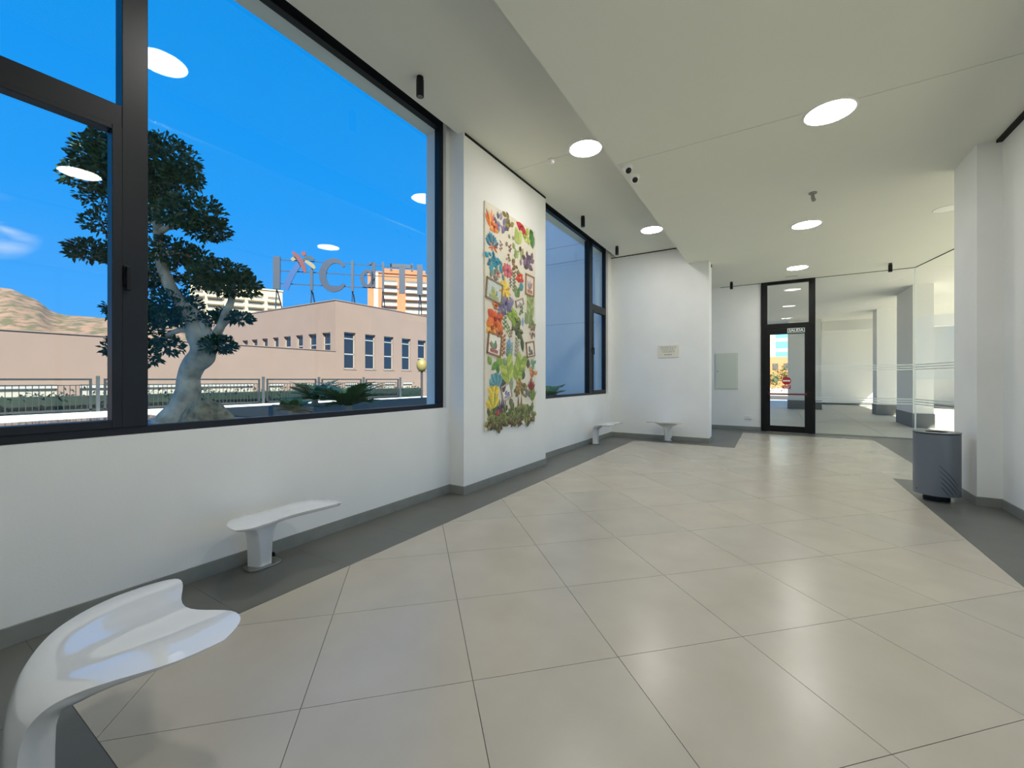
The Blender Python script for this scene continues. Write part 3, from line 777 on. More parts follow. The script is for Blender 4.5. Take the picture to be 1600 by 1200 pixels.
def motif(crop, cx, cy, w, h, kind, cols, ang=0.0, n=7):
    s = 6.318 if crop == 'A' else 6.0
    u = 740 + cx / s; v = (310 if crop == 'A' else 490) + cy / s
    p = at_x(u, v, PX); a, b = p.y - AY, p.z - AZ
    g_ = {'frame': 0.95, 'leaf': 1.1, 'spray': 1.12, 'cluster': 1.3, 'tuft': 1.12}.get(kind, 1.3)
    W = w / s * 0.0175 * g_; H = h / s * 0.0093 * g_
    ka = 0.56 if kind == 'frame' else 0.5
    a = max(PY0 - AY + W * ka, min(PY1 - AY - W * ka, a))
    b = max(PZ0 - AZ + H * 0.5, min(PZ1 - AZ - H * 0.42, b))
    m = MB(); mats = [cmat(c) for c in cols]; nm = 'leaf_relief'; k = len(mats)
    zz = 0.0225 + rnd.random() * 0.004
    if kind == 'flower':
        nm = 'flower_relief'
        for i in range(n):
            t = 2 * PI * i / n + ang + rnd.uniform(-.15, .15)
            ex = math.hypot(math.sin(t) * W / 2, math.cos(t) * H / 2)
            leafv(m, a, b, ex, ex * 0.75, t, i % max(1, k - 1), 0.010, zz)
        rr = min(W, H) * 0.13
        m.slab([(rr * math.cos(i * PI / 5), rr * math.sin(i * PI / 5)) for i in range(10)], (zz + 0.004, a, b), (0, 1, 0), (0, 0, 1), (1, 0, 0), 0.008, k - 1)
    elif kind == 'star':
        nm = 'flower_relief'
        for i in range(n):
            t = 2 * PI * i / n + ang + rnd.uniform(-.2, .2)
            ex = math.hypot(math.sin(t) * W / 2, math.cos(t) * H / 2) * rnd.uniform(.8, 1.05)
            leafv(m, a, b, ex, ex * 0.3, t, i % k, 0.008, zz)
    elif kind == 'tuft':
        for i in range(n):
            f = (i + 0.5) / n - 0.5
            t = ang + f * 2.2
            ex = H * rnd.uniform(.75, 1.0) * (1 - abs(f) * 0.5)
            leafv(m, a + f * W * 0.15, b - H / 2, ex, max(0.02, W * 0.22), t * min(1.0, W / H * 0.9), i % k, 0.007, zz)
    elif kind == 'leaf':
        L = max(W, H)
        leafv(m, a - math.sin(ang) * L / 2, b - math.cos(ang) * L / 2, L, min(W, H) if ang % PI else W, ang, 0, 0.008, zz)
    elif kind == 'spray':
        m.tube([(zz, a - math.sin(ang) * H / 2, b - math.cos(ang) * H / 2), (zz + .002, a + math.sin(ang) * H / 2, b + math.cos(ang) * H / 2)], 0.003, 5, 0)
        for i in range(n):
            f = (i + 0.5) / n - 0.5
            sd = 1 if i % 2 else -1
            leafv(m, a + math.sin(ang) * H * f, b + math.cos(ang) * H * f, W * 0.5, W * 0.28, ang + sd * 0.95, i % k, 0.005, zz)
    elif kind == 'cluster':
        for i in range(int(n * 1.4)):
            t = rnd.uniform(0, 2 * PI); r = math.sqrt(rnd.random()) * 0.34
            ln = min(W, H) * rnd.uniform(.38, .6)
            leafv(m, a + math.sin(t) * W * r, b + math.cos(t) * H * r, ln, ln * .62, rnd.uniform(0, 2 * PI), i % k, 0.009, zz)
    elif kind == 'frame':
        nm = 'framed_picture_relief'
        c, s_ = math.cos(ang), math.sin(ang)
        ex = Vector((0, c, s_)); ey = Vector((0, -s_, c)); o = Vector((zz, a, b))
        t = 0.022
        for q, hw, hh in ((ey * (H / 2), W / 2, t / 2), (ey * (-H / 2), W / 2, t / 2)):
            m.obox(o + q + Vector((0.006, 0, 0)), Vector((0.006, 0, 0)), ex * (hw + t / 2), ey * hh, 0)
        for q in (ex * (W / 2), ex * (-W / 2)):
            m.obox(o + q + Vector((0.006, 0, 0)), Vector((0.006, 0, 0)), ex * (t / 2), ey * (H / 2), 0)
        m.obox(o + Vector((0.002, 0, 0)), Vector((0.002, 0, 0)), ex * (W / 2), ey * (H / 2), 1)
        for i in range(n):
            leafv(m, a + rnd.uniform(-.08, .08) * W, b - H * 0.25, H * rnd.uniform(.3, .55), W * .2, rnd.uniform(-.8, .8) + ang, 2 + i % (k - 2), 0.004, zz + 0.004)
        m.obox(o + ey * (-H * 0.32) + Vector((0.005, 0, 0)), Vector((0.002, 0, 0)), ex * (W * .3), ey * (H * .08), k - 1)
    m.build(nm, mats, art)
MOT = [
 ('A', 165, 170, 75, 190, 'tuft', ['d8702a', 'b84a26', 'e0a83a'], 0, 6), ('A', 200, 285, 70, 80, 'flower', ['d88a3c', 'c8502c', '7a3020'], 0, 6),
 ('A', 270, 260, 95, 130, 'cluster', ['6e6684', '8a7f96', '565068'], 0, 12), ('A', 340, 230, 60, 120, 'cluster', ['7a6a30', '8c7c3c', '5c5428'], 0, 8),
 ('A', 155, 370, 100, 160, 'tuft', ['2f6f8a', '3f88a0', '28566c'], 0, 9), ('A', 190, 470, 80, 95, 'star', ['c86a34', 'd8884a', 'a04a28'], 0.2, 9),
 ('A', 175, 610, 125, 110, 'cluster', ['1f7f9c', '2c94ae', '1b6680'], 0, 14), ('A', 175, 710, 120, 95, 'cluster', ['6a8478', '7f9a8c', '566e64'], 0, 12),
 ('A', 475, 300, 115, 90, 'leaf', ['b0202c', 'b0202c'], 1.9, 1), ('A', 460, 280, 60, 60, 'flower', ['c23038', '8a1a28', '701820'], 0, 5),
 ('A', 575, 410, 60, 175, 'leaf', ['3f7434'], -0.25, 1), ('A', 570, 350, 45, 90, 'leaf', ['2f5f2c'], -0.5, 1), ('A', 525, 390, 75, 110, 'cluster', ['a8b050', 'c0c468', '8a9a40'], 0, 9),
 ('A', 440, 400, 85, 110, 'spray', ['9caa58', 'aebb6c'], 0.1, 10),
 ('A', 270, 480, 35, 80, 'spray', ['8a5a60', '94706c'], 0.1, 5), ('A', 360, 500, 35, 60, 'spray', ['7a5058', '8f6a66'], -0.2, 4), ('A', 330, 580, 50, 60, 'cluster', ['8a7a5c', '9c6c64'], 0, 5),
 ('A', 420, 560, 50, 80, 'spray', ['7c9450', '96a864'], 0.3, 6), ('A', 480, 565, 50, 80, 'spray', ['8aa05a', 'a8905c'], -0.3, 6), ('A', 460, 500, 30, 50, 'leaf', ['4a4438'], 0.3, 1), ('A', 395, 470, 30, 60, 'leaf', ['86965a'], -0.3, 1),
 ('A', 350, 375, 22, 45, 'leaf', ['7c7a58'], 0.1, 1), ('A', 390, 390, 22, 40, 'leaf', ['8f8468'], -0.4, 1), ('A', 325, 450, 25, 40, 'leaf', ['77745a'], 0.5, 1),
 ('A', 545, 630, 95, 140, 'cluster', ['5c4658', '76607a', '4a3a4a'], 0, 13), ('A', 465, 630, 25, 70, 'leaf', ['94747a'], 0.2, 1),
 ('A', 335, 715, 85, 115, 'flower', ['b4505a', 'c26a70', '8a3040'], 0, 8), ('A', 455, 785, 70, 80, 'flower', ['b4262a', 'c43a34', 'd8a840'], 0, 7), ('A', 440, 725, 60, 60, 'tuft', ['6a6a34', '847c40'], 0, 5), ('A', 400, 670, 50, 80, 'cluster', ['7a5c3c', '8f6f48'], 0, 7),
 ('A', 235, 745, 50, 60, 'flower', ['cc8e86', 'b87070', '8a4a4a'], 0, 6), ('A', 270, 650, 25, 60, 'leaf', ['6c7a5a'], -0.4, 1), ('A', 275, 715, 20, 60, 'leaf', ['6c6a68'], -0.3, 1), ('A', 290, 780, 22, 60, 'leaf', ['5c7a7c'], -0.3, 1), ('A', 215, 790, 25, 50, 'leaf', ['a8706a'], -0.5, 1),
 ('A', 172, 905, 140, 190, 'frame', ['8a7458', 'b8c0be', 'c8b458', '6a8aa0', '94a060'], -0.12, 6), ('A', 552, 860, 95, 215, 'frame', ['94704e', 'd4c4b8', '9a8a9a', '7c8f9a', 'a8705c'], -0.03, 6),
 ('A', 305, 905, 110, 190, 'star', ['e0b83a', 'ecd060', 'c8902c'], 0, 11), ('A', 470, 870, 40, 100, 'leaf', ['3a8088'], 0.05, 1), ('A', 400, 830, 40, 180, 'spray', ['5c7450', '8a6a50'], 0, 12), ('A', 430, 940, 60, 90, 'spray', ['6c8a54', '5a7444'], 0.2, 8), ('A', 365, 840, 30, 80, 'spray', ['7a7058', '946a60'], -0.1, 6),
 ('A', 320, 1040, 130, 110, 'flower', ['5f5a7c', '7a7492', '3f3a58'], 0.2, 6), ('A', 385, 1110, 70, 150, 'tuft', ['8aa83c', 'a4b84c', '6c8a30'], 0, 7), ('A', 450, 1030, 80, 60, 'frame', ['a09080', 'dcd4c4', '8078a0', '9088a8'], 0.35, 2), ('A', 560, 1080, 95, 230, 'spray', ['8a9a5c', 'a0aa70', '7c8a54'], 0, 16), ('A', 475, 1110, 60, 70, 'cluster', ['5c7a58', '6f8a60'], 0, 8), ('A', 260, 1110, 70, 90, 'cluster', ['5c5a6c', '747088'], 0, 8), ('A', 215, 1060, 50, 50, 'flower', ['c87a3c', 'a85a2c', '7a4020'], 0, 5),
 ('B', 165, 45, 120, 120, 'flower', ['d86a28', 'c84a20', '8a2c18'], 0.2, 6), ('B', 205, 110, 110, 130, 'flower', ['e08a30', 'd06a28', '9a3c1c'], 0.6, 6), ('B', 145, 130, 80, 120, 'flower', ['e0a040', 'd47a2c', '8a3c1c'], 0, 6), ('B', 235, 55, 60, 70, 'flower', ['b8442c', '9c3424', '5c2018'], 0, 5), ('B', 235, 185, 60, 60, 'flower', ['b86a3c', '9c4c30', '6a3020'], 0, 5),
 ('B', 192, 290, 110, 190, 'frame', ['8a6248', 'e4dccc', '5c8a7c', '6f9a68', '9a5c54'], -0.14, 6),
 ('B', 375, 40, 70, 110, 'cluster', ['7c9434', '94a844', '66802c'], 0, 10), ('B', 405, 125, 70, 140, 'cluster', ['4f5a34', '667044', '3f4a2c'], 0, 14), ('B', 290, 90, 45, 120, 'spray', ['6c8a50', '5a7a54'], 0, 7), ('B', 320, 150, 35, 80, 'spray', ['8a9a60', '7a8a58'], 0.2, 5), ('B', 500, 60, 60, 90, 'spray', ['7c8a64', '8f9c70'], 0.1, 8), ('B', 460, 80, 25, 90, 'leaf', ['7f9ab4'], 0.1, 1), ('B', 545, 90, 60, 90, 'cluster', ['6a7a48', '7f8c58'], 0, 9),
 ('B', 345, 195, 40, 80, 'spray', ['8a7c64', '7a6c5c'], 0.3, 6), ('B', 275, 310, 50, 170, 'spray', ['a06a40', '8a5a3c', 'b8804c'], 0.05, 10), ('B', 330, 275, 45, 60, 'leaf', ['6f92b4'], 0.3, 1), ('B', 335, 360, 70, 110, 'spray', ['5c8484', '7a9a94'], 0.1, 8), ('B', 405, 330, 50, 150, 'spray', ['8f8c78', 'a09c88'], 0.1, 9), ('B', 455, 285, 35, 150, 'leaf', ['3c4a30'], -0.2, 1), ('B', 545, 175, 60, 80, 'cluster', ['8a6a5c', '9c7c6c', '745a50'], 0, 9), ('B', 530, 335, 85, 150, 'frame', ['8f6a50', 'ded4c4', '5c544c', '746858'], 0.16, 5),
 ('B', 150, 440, 45, 60, 'leaf', ['7c9a44'], -0.6, 1), ('B', 195, 490, 60, 60, 'leaf', ['5f8a3c'], 0.9, 1), ('B', 240, 445, 45, 90, 'leaf', ['7c9a40'], 0.1, 1), ('B', 225, 515, 50, 60, 'leaf', ['4f7a38'], -0.4, 1), ('B', 287, 455, 35, 80, 'leaf', ['7c9078'], 0.0, 1), ('B', 335, 465, 50, 60, 'spray', ['7a9490', '8a9c94'], 0.3, 5),
 ('B', 320, 555, 130, 170, 'spray', ['9aac44', 'b4bc60', '86a03c'], -0.25, 10), ('B', 425, 530, 120, 210, 'spray', ['8aa040', 'a2b250', '7a943c'], 0.45, 12), ('B', 510, 470, 40, 90, 'leaf', ['5a5044'], 0.1, 1), ('B', 462, 575, 40, 90, 'leaf', ['4a5640'], 0.2, 1),
 ('B', 215, 605, 150, 130, 'tuft', ['4f8a94', '6aa0a4', '3f7480'], -0.2, 11), ('B', 275, 680, 70, 100, 'leaf', ['4a4650'], 3.0, 1), ('B', 355, 655, 30, 130, 'leaf', ['7c9470'], 0.0, 1),
 ('B', 175, 690, 120, 110, 'tuft', ['d8b83c', 'e4cc58', 'b89a30'], 0, 8), ('B', 180, 790, 110, 170, 'tuft', ['d0b034', 'e0c850', '9aa040'], 0, 9),
 ('B', 560, 480, 50, 90, 'cluster', ['5c8c70', '6f9c7c'], 0, 8), ('B', 555, 560, 55, 110, 'cluster', ['b4744c', 'c88c54', '9a5c3c'], 0, 8), ('B', 540, 660, 60, 120, 'tuft', ['7c2c30', '9a3c38', '5c3024'], 0, 6), ('B', 555, 740, 60, 150, 'tuft', ['6c8040', '84944c', '5c6c34'], 0, 8), ('B', 505, 760, 50, 100, 'cluster', ['6a6474', '7c8454'], 0, 7),
 ('B', 305, 735, 85, 140, 'frame', ['a89c88', 'e4dccc', '7c7894', '8f8aa4'], 0.3, 4), ('B', 350, 830, 40, 70, 'leaf', ['6a7050'], -0.4, 1),
 ('B', 430, 690, 110, 110, 'cluster', ['7a6a3c', '8f7c48', '5c6438', 'a88048'], 0, 18), ('B', 418, 850, 14, 170, 'leaf', ['7a5c48'], 0.03, 1), ('B', 447, 850, 14, 170, 'leaf', ['84664c'], -0.03, 1),
 ('B', 262, 870, 60, 190, 'tuft', ['4f3a5c', '6a4a6c', '3c2c48'], 0.2, 6), ('B', 222, 930, 80, 150, 'tuft', ['b42c40', 'c84850', '8a2034'], -0.1, 7),
]
for x in range(8):
    MOT.append(('B', 140 + x * 58, 985 - x * 7, 90, 130, 'cluster', ['5c6434', '747844', '4a5430', '86884c'], 0, 16))
for x in range(8):
    MOT.append(('B', 140 + x * 58, 1050 - x * 8, 80, 60, 'cluster', ['5a4034', '6c4c3c', '48382c'], 0, 12))
for q in MOT: motif(*q)

# ------------------------------------------------------------------ outside: ground, planter, pool
M_wjoint = mat('wing_joint', rgb(196, 200, 206), 0.9)
M_gravel = mat('gravel', rgb(196, 196, 190), 0.9, noise=(26, rgb(120, 122, 120), 0.2, 3), bump=(40, 0.8))
M_coping = mat('white_coping', rgb(214, 216, 220), 0.6)
M_water = mat('pool_water', rgb(10, 34, 78), 0.06, spec=0.5, bump=(3.5, 0.12))
M_soil = mat('planter_soil', rgb(70, 66, 52), 0.95, noise=(9, rgb(96, 90, 70), 0.25, 5), bump=(20, 0.6))
M_lawn = mat('lawn_green', rgb(58, 74, 40), 0.95, noise=(6, rgb(44, 60, 34), 0.25, 5))
M_gnd2 = mat('courtyard_ground', rgb(128, 128, 122), 0.9)
struct(MB().box(-400, XO, -400, 400, -1.4, -1.0).build('courtyard_ground', M_gnd2), 'grey ground of the courtyard outside the windows', 'ground')
struct(MB().box(XO - 4000, 4000, 44, 4000, -1.4, -0.06).build('street_ground', M_ground), 'pale street ground beyond the portico', 'ground')
struct(MB().box(-11.35, XO, -12, 3.3, -1.0, 0.72).build('pool', M_water), 'dark blue pool outside the large window', 'pool')
struct(MB().box(-9.3, XO, 3.3, YB, -1.0, 0.86).build('planter_bed', M_soil), 'raised planter bed of soil outside the windows', 'planter')
struct(MB().box(-11.7, -11.35, -12, 8.2, -1.0, 0.77).build('pool_coping', M_coping, bevel=0.01), 'white coping along the far side of the dark pool', 'coping')
isl = []
for k in range(40):
    a_ = 2 * PI * k / 40; r_ = 1.15 + 0.12 * math.sin(3 * a_ + 1) + 0.07 * math.sin(5 * a_)
    isl.append((-6.2 + r_ * math.cos(a_) * 1.1, 2.1 + r_ * math.sin(a_)))
struct(MB().prism(isl, 0.5, 0.86).build('gravel_island', M_gravel), 'pale gravel island under the bonsai tree', 'gravel')
struct(MB().box(-13.9, -11.7, -20, 14, -1.0, 0.45).build('lawn', M_lawn), 'green strip of lawn between the pool and the fence', 'lawn')
ww = struct(MB().box(-7.5, XO, YB, YF, -1.0, 9.0).build('wall_wing', M_ext), 'plain white outer wall seen through the second window', 'wall')
for z in (4.55, 4.98, 2.9):
    MB().box(-7.5, XO, YB - 0.006, YB + 0.01, z, z + 0.012).build('joint_line', M_wjoint, ww)

# gravel stones near the trunk are loose pebbles
M_peb = mat('pebble', rgb(206, 206, 200), 0.8, noise=(30, rgb(150, 150, 146), 0.25, 3))
pm = MB(); random.seed(3); TB = at(279, 657, 5.6); BB = at(324, 657, 4.95)
for i in range(900):
    c = at(random.uniform(235, 370), 655, random.uniform(4.6, 5.9)); r = random.uniform(0.015, 0.032)
    x, y = c.x + random.uniform(-.2, .2), c.y
    if math.hypot(x - TB.x, y - TB.y) < 0.52 or math.hypot(x - BB.x, y - BB.y) < 0.44: continue
    vs = []
    for k in range(5):
        a = 2 * PI * k / 5 + i; q = r * random.uniform(.8, 1.2)
        vs.append((x + q * math.cos(a), y + q * math.sin(a), 0.862))
    vs.append((x, y, 0.862 + r * 0.9))
    pm.add(vs, [(k, (k + 1) % 5, 5) for k in range(5)])
tag(pm.build('pebbles', M_peb, smooth=True), 'pale pebbles scattered round the bonsai trunk', 'pebbles', None, 'stuff')

# ------------------------------------------------------------------ bonsai tree, boulder, cycads
M_bark = mat('pale_bark', rgb(226, 212, 186), 0.85, noise=(6, rgb(150, 138, 116), 0.2, 8), bump=(12, 0.6))
M_leaf = mat('ficus_leaf', rgb(48, 88, 44), 0.45, noise=(3, rgb(28, 62, 34), 0.2))
D0 = 5.6
tree = thing('bonsai_tree', 'large bonsai style tree with layered dark green pads and a pale twisted trunk', 'tree', at(292, 655, D0))
tl = Vector(tree.location)
def tp(u, v, d=0.0): return at(u, v, D0 + d) - tl
def limb(name, pts, n=14):
    P = [tp(*p[:2], p[3] if len(p) > 3 else 0) for p in pts]; Rr = [p[2] * D0 / FPX for p in pts]
    # smooth by Catmull-Rom
    pp, rr = [], []
    for i in range(len(P) - 1):
        a, b, c, d = P[max(i - 1, 0)], P[i], P[i + 1], P[min(i + 2, len(P) - 1)]
        for k in range(5):
            t = k / 5
            pp.append(0.5 * (2 * b + (c - a) * t + (2 * a - 5 * b + 4 * c - d) * t * t + (-a + 3 * b - 3 * c + d) * t ** 3)); rr.append(Rr[i] + (Rr[i + 1] - Rr[i]) * t)
    pp.append(P[-1]); rr.append(Rr[-1])
    m = MB().tube(pp, rr, n)
    o = m.build(name, M_bark, tree, smooth=True)
    return o
limb('trunk', [(276, 670, 36), (279, 657, 29), (287, 637, 20), (294, 612, 17), (295, 590, 15), (303, 570, 16), (316, 556, 18), (316, 540, 16), (308, 524, 15), (302, 505, 10.5), (293, 488, 9.5), (280, 470, 9), (266, 448, 8.5), (256, 425, 8), (249, 395, 7), (246, 350, 6), (238, 300, 5), (225, 262, 3)], 18)
limb('branch', [(312, 548, 9), (324, 530, 8.5), (321, 512, 7), (311, 495, 5), (300, 482, 3.5)])
limb('branch', [(318, 546, 8), (334, 526, 7), (344, 512, 6), (352, 492, 6), (360, 474, 5), (366, 452, 3)])
limb('branch', [(344, 512, 5), (358, 500, 3.5), (374, 496, 2)])
limb('branch', [(285, 478, 6), (262, 490, 5), (230, 500, 4, .1), (198, 492, 3, .2)])
limb('branch', [(302, 520, 6), (280, 516, 4), (240, 535, 3.5, .1), (200, 545, 2.5, .1)])
limb('branch', [(252, 410, 6), (225, 395, 5, .1), (185, 396, 4, .1), (150, 394, 2.5)])
limb('branch', [(249, 400, 5), (272, 395, 4), (300, 400, 2.5)])
limb('branch', [(247, 365, 5), (270, 352, 4), (305, 348, 2.5)])
limb('branch', [(245, 345, 5), (215, 345, 4, .1), (170, 350, 2.5)])
limb('branch', [(238, 300, 5), (210, 280, 4, .1), (160, 280, 2.5)])
limb('branch', [(238, 300, 5), (262, 275, 4), (285, 265, 2.5)])
limb('branch', [(322, 540, 5), (338, 542, 3), (348, 540, 2)])
PADS = [(165, 250, 45, 34, 620), (205, 240, 55, 38, 760), (255, 252, 50, 38, 760), (140, 278, 36, 22, 330), (285, 280, 26, 18, 220), (200, 285, 50, 26, 420), (165, 312, 36, 20, 190), (240, 300, 40, 22, 320),
        (300, 335, 45, 30, 560), (325, 358, 30, 23, 320), (262, 335, 36, 26, 300), (165, 350, 32, 18, 170), (210, 345, 30, 26, 230), (140, 393, 29, 18, 270), (190, 400, 34, 22, 200),
        (265, 395, 34, 24, 320), (305, 405, 28, 17, 200), (250, 430, 28, 20, 190), (225, 440, 26, 22, 180), (345, 432, 42, 24, 520), (365, 448, 37, 20, 360), (318, 440, 26, 18, 220), (275, 478, 36, 24, 420), (290, 498, 24, 14, 180), (255, 498, 24, 16, 170), (200, 485, 28, 17, 220),
        (195, 545, 27, 19, 220), (235, 525, 30, 26, 210), (262, 540, 22, 18, 110), (225, 560, 22, 14, 90), (341, 540, 24, 15, 260), (376, 498, 17, 9, 110), (330, 500, 15, 11, 100), (345, 492, 10, 8, 50)]
random.seed(21)
for (u, v, rx, ry, n) in PADS:
    m = MB(); s = D0 / FPX
    c = tp(u, v, random.uniform(-.15, .15))
    for i in range(int(n * 1.9)):
        while True:
            q = [random.uniform(-1, 1) for _ in range(3)]
            r2 = q[0] ** 2 + q[1] ** 2 + q[2] ** 2
            if 0.12 < r2 < 1: break
        # flat-bottomed pad
        if q[2] < -0.55: q[2] *= 0.7
        p = c + R_ * (q[0] * rx * s) + V_ * (q[1] * rx * s * 0.85) + Vector((0, 0, q[2] * ry * s))
        d = Vector((q[0], q[1], q[2] * 0.8 + 0.35)) + Vector([random.gauss(0, .5) for _ in range(3)]); d.normalize()
        dw = R_ * d.x + V_ * d.y + Vector((0, 0, d.z))
        sd = dw.cross(Vector([random.gauss(0, 1) for _ in range(3)])).normalized()
        ln = random.uniform(0.055, 0.095); wd = ln * 0.46
        a = p; b = p + dw * ln * 0.5 + sd * wd * .5; e = p + dw * ln - Vector((0, 0, ln * .15)); f_ = p + dw * ln * 0.5 - sd * wd * .5
        m.add([a, b, e, f_], [(0, 1, 2), (0, 2, 3)])
    tag(m.build('foliage_pad', M_leaf, tree), None, None, None, 'stuff')
M_rock = mat('boulder', rgb(176, 160, 124), 0.95, noise=(10, rgb(84, 78, 60), 0.18, 9), bump=(14, 1.0))
bc = at(324, 657, 4.95)
rk = thing('boulder', 'brown rounded boulder at the foot of the bonsai trunk', 'rock', (bc.x, bc.y, 0.86))
bm = bmesh.new(); bmesh.ops.create_icosphere(bm, subdivisions=4, radius=1.0)
from mathutils import noise as mn
for vtx in bm.verts:
    q = vtx.co.copy(); k = 1 + 0.16 * mn.noise(q * 1.7 + Vector((3, 1, 7))) + 0.05 * mn.noise(q * 5)
    vtx.co = Vector((q.x * k * 0.30, q.y * k * 0.28, q.z * k * 0.33 - 0.01))
me = bpy.data.meshes.new('stone'); bm.to_mesh(me); bm.free()
for pgn in me.polygons: pgn.use_smooth = True
me.materials.append(M_rock)
o = bpy.data.objects.new('stone', me); COL.objects.link(o); o.parent = rk

M_cyc = mat('cycad_leaf', rgb(112, 158, 74), 0.4, noise=(4, rgb(74, 124, 58), 0.25))
M_cyd = mat('dry_frond', rgb(186, 156, 88), 0.7, noise=(4, rgb(96, 92, 48), 0.25))
def cycad(loc, n, L, label, seed, dry=0, cat='plant', group='leafy plants in the planter bed'):
    rd = random.Random(seed)
    t = thing('cycad', label, cat, loc, 0, group)
    MB().lathe([(0.05, -0.02), (0.075, 0.04), (0.06, 0.12), (0.03, 0.15)], 12).build('stem', M_bark, t, smooth=True)
    for i in range(n):
        a = 2 * PI * i / n + rd.uniform(-.25, .25); el = rd.uniform(0.3, 1.45) if i >= dry else rd.uniform(0.0, 0.2)
        ln = L * rd.uniform(.75, 1.1)
        m = MB(); P = []
        for k in range(9):
            f = k / 8
            hr = ln * f * math.cos(el * (1 - .55 * f)); z = 0.13 + ln * math.sin(el) * f - ln * 0.34 * f * f
            P.append(Vector((hr * math.cos(a), hr * math.sin(a), max(z, 0.02))))
        m.tube(P, [0.006 * (1 - .8 * k / 8) + .001 for k in range(9)], 4)
        sd = Vector((-math.sin(a), math.cos(a), 0))
        for k in range(2, 26):
            f = k / 26; j = min(int(f * 8), 7); p = P[j].lerp(P[j + 1], f * 8 - j); tg = (P[j + 1] - P[j]).normalized()
            ll = ln * 0.30 * math.sin(PI * min(1, f * 0.85 + .12))
            for sgn in (-1, 1):
                d = (sd * sgn + tg * 0.75 + Vector((0, 0, rd.uniform(-.1, .25)))).normalized()
                w = tg * 0.017 + Vector((0, 0, 0.006))
                m.add([p - w, p + d * ll * .5 - w * 1.2, p + d * ll, p + d * ll * .5 + w * 1.2], [(0, 1, 2), (0, 2, 3)])
        m.build('frond', M_cyd if i < dry else M_cyc, t)
def on_bed(u, d): 
    p = at(u, 640, d); return (p.x, p.y, 0.86)
cycad(on_bed(545, 6.9), 46, 0.60, 'bushy dark green cycad right of centre in the large window', 1)
cycad(on_bed(492, 8.9), 36, 0.62, 'lower green cycad in the middle of the large window', 2)
cycad(on_bed(458, 5.75), 26, 0.32, 'small cycad with dry brown fronds at the window foot', 3, 5)
cycad(on_bed(858, 9.9), 22, 0.50, 'small green plant at the foot of the second window', 4)

# ------------------------------------------------------------------ fence, hedge
M_fence = mat('fence_dark_metal', rgb(40, 46, 52), 0.5)
M_post = mat('fence_post_grey', rgb(62, 68, 74), 0.5)
M_hedge = mat('hedge_leaf', rgb(22, 44, 34), 0.6, noise=(5, rgb(14, 32, 28), 0.25))
XFN = -14.3
fyc = [XFN * -0.240 + 2.0 * k for k in range(-4, 6)]
fn = thing('garden_fence', 'grey metal panel fence in front of the hedge across the courtyard', 'fence', (XFN, 3.4, 0.60))
pr_panel = None
for k in range(len(fyc) - 1):
    y0, y1 = fyc[k] + 0.11, fyc[k + 1] - 0.11
    m = MB()
    m.box(-0.02, 0.02, y0, y1, 1.40, 1.445); m.box(-0.02, 0.02, y0, y0 + 0.045, 0.63, 1.40); m.box(-0.02, 0.02, y1 - 0.045, y1, 0.62, 1.40); m.box(-0.015, 0.015, y0, y1, 1.27, 1.29); m.box(-0.02, 0.02, y0, y1, 0.66, 0.70)
    yy = y0 + 0.1
    while yy < y1 - .05:
        m.box(-0.006, 0.006, yy - .006, yy + .006, 0.66, 1.28); yy += 0.1
    o = m.build('fence_panel', M_fence, fn, (0, -3.4, -0.60))
src = None
for y in fyc:
    if src is None: src = MB().box(-0.035, 0.035, -0.03, 0.03, 0, 0.91).build('fence_post', M_post, fn, (0, y - 3.4, 0))
    else: copy_mesh(src, 'fence_post', (0, y - 3.4, 0), fn)
struct(MB().box(-14.5, -13.95, -20, 24, -1.0, 0.598).build('wall_fence_base', M_coping), 'low white wall carrying the fence', 'wall')
hm = MB(); random.seed(9)
for i in range(9000):
    y = random.uniform(-6, 15.5); x = -15.15 + random.uniform(-.35, .3); top = 1.08 + 0.05 * math.sin(y * 2.1) + 0.05 * math.sin(y * 5.3)
    z = random.uniform(-0.2, top + random.random() ** 3 * .12)
    d = Vector([random.gauss(0, 1) for _ in range(3)]).normalized(); s2 = d.cross(Vector((0.3, 0.2, 1))).normalized() * .03
    p = Vector((x, y, z)); q = p + d * random.uniform(.07, .13)
    hm.add([p, (p + q) / 2 + s2, q, (p + q) / 2 - s2], [(0, 1, 2), (0, 2, 3)])
hd = thing('hedge', 'long dark green clipped hedge behind the grey fence', 'hedge', (-15.1, 4, -1))
MB().box(-0.28, 0.22, -10, 11.4, 0, 2.0).build('core', M_hedge, hd)
o = hm.build('hedge_leaves', M_hedge); o.parent = hd; o.location = (15.1, -4, 1); tag(o, kind='stuff')

# ------------------------------------------------------------------ annex building with roof sign
M_annex = mat('annex_render', rgb(126, 108, 100), 0.9, noise=(0.9, rgb(120, 103, 95), 0.3, 8))
M_cap = mat('annex_coping', rgb(120, 106, 100), 0.8)
M_awin = mat('annex_window_frame', rgb(150, 150, 150), 0.5)
M_aglass = mat('annex_glass', rgb(30, 36, 46), 0.05, spec=0.8)
M_shut = mat('roller_shutter', rgb(150, 146, 136), 0.7)
XA, YA, ZT, ZW = -23.0, 16.28, 6.32, 3.16
ann = thing('annex_building', 'pale pink rendered two storey building across the courtyard', 'building', (XA, YA, -1.0))
def ab(m, nm, mt, par=None, **k):
    o = m.build(nm, mt, par or ann, (-XA, -YA, 1.0), **k) if par is None else m.build(nm, mt, par)
    return o
RW = [(16.9, 17.76), (18.51, 19.36), (20.1, 20.97), (21.76, 22.65), (23.38, 24.27), (25.0, 25.9), (26.7, 27.6)]
GW = [(1.2, 4.4), (5.0, 8.2), (9.0, 11.45), (12.24, 13.04), (13.77, 14.67), (15.4, 16.2), (17.0, 17.9), (18.6, 19.5), (20.2, 21.1), (21.9, 22.8)]
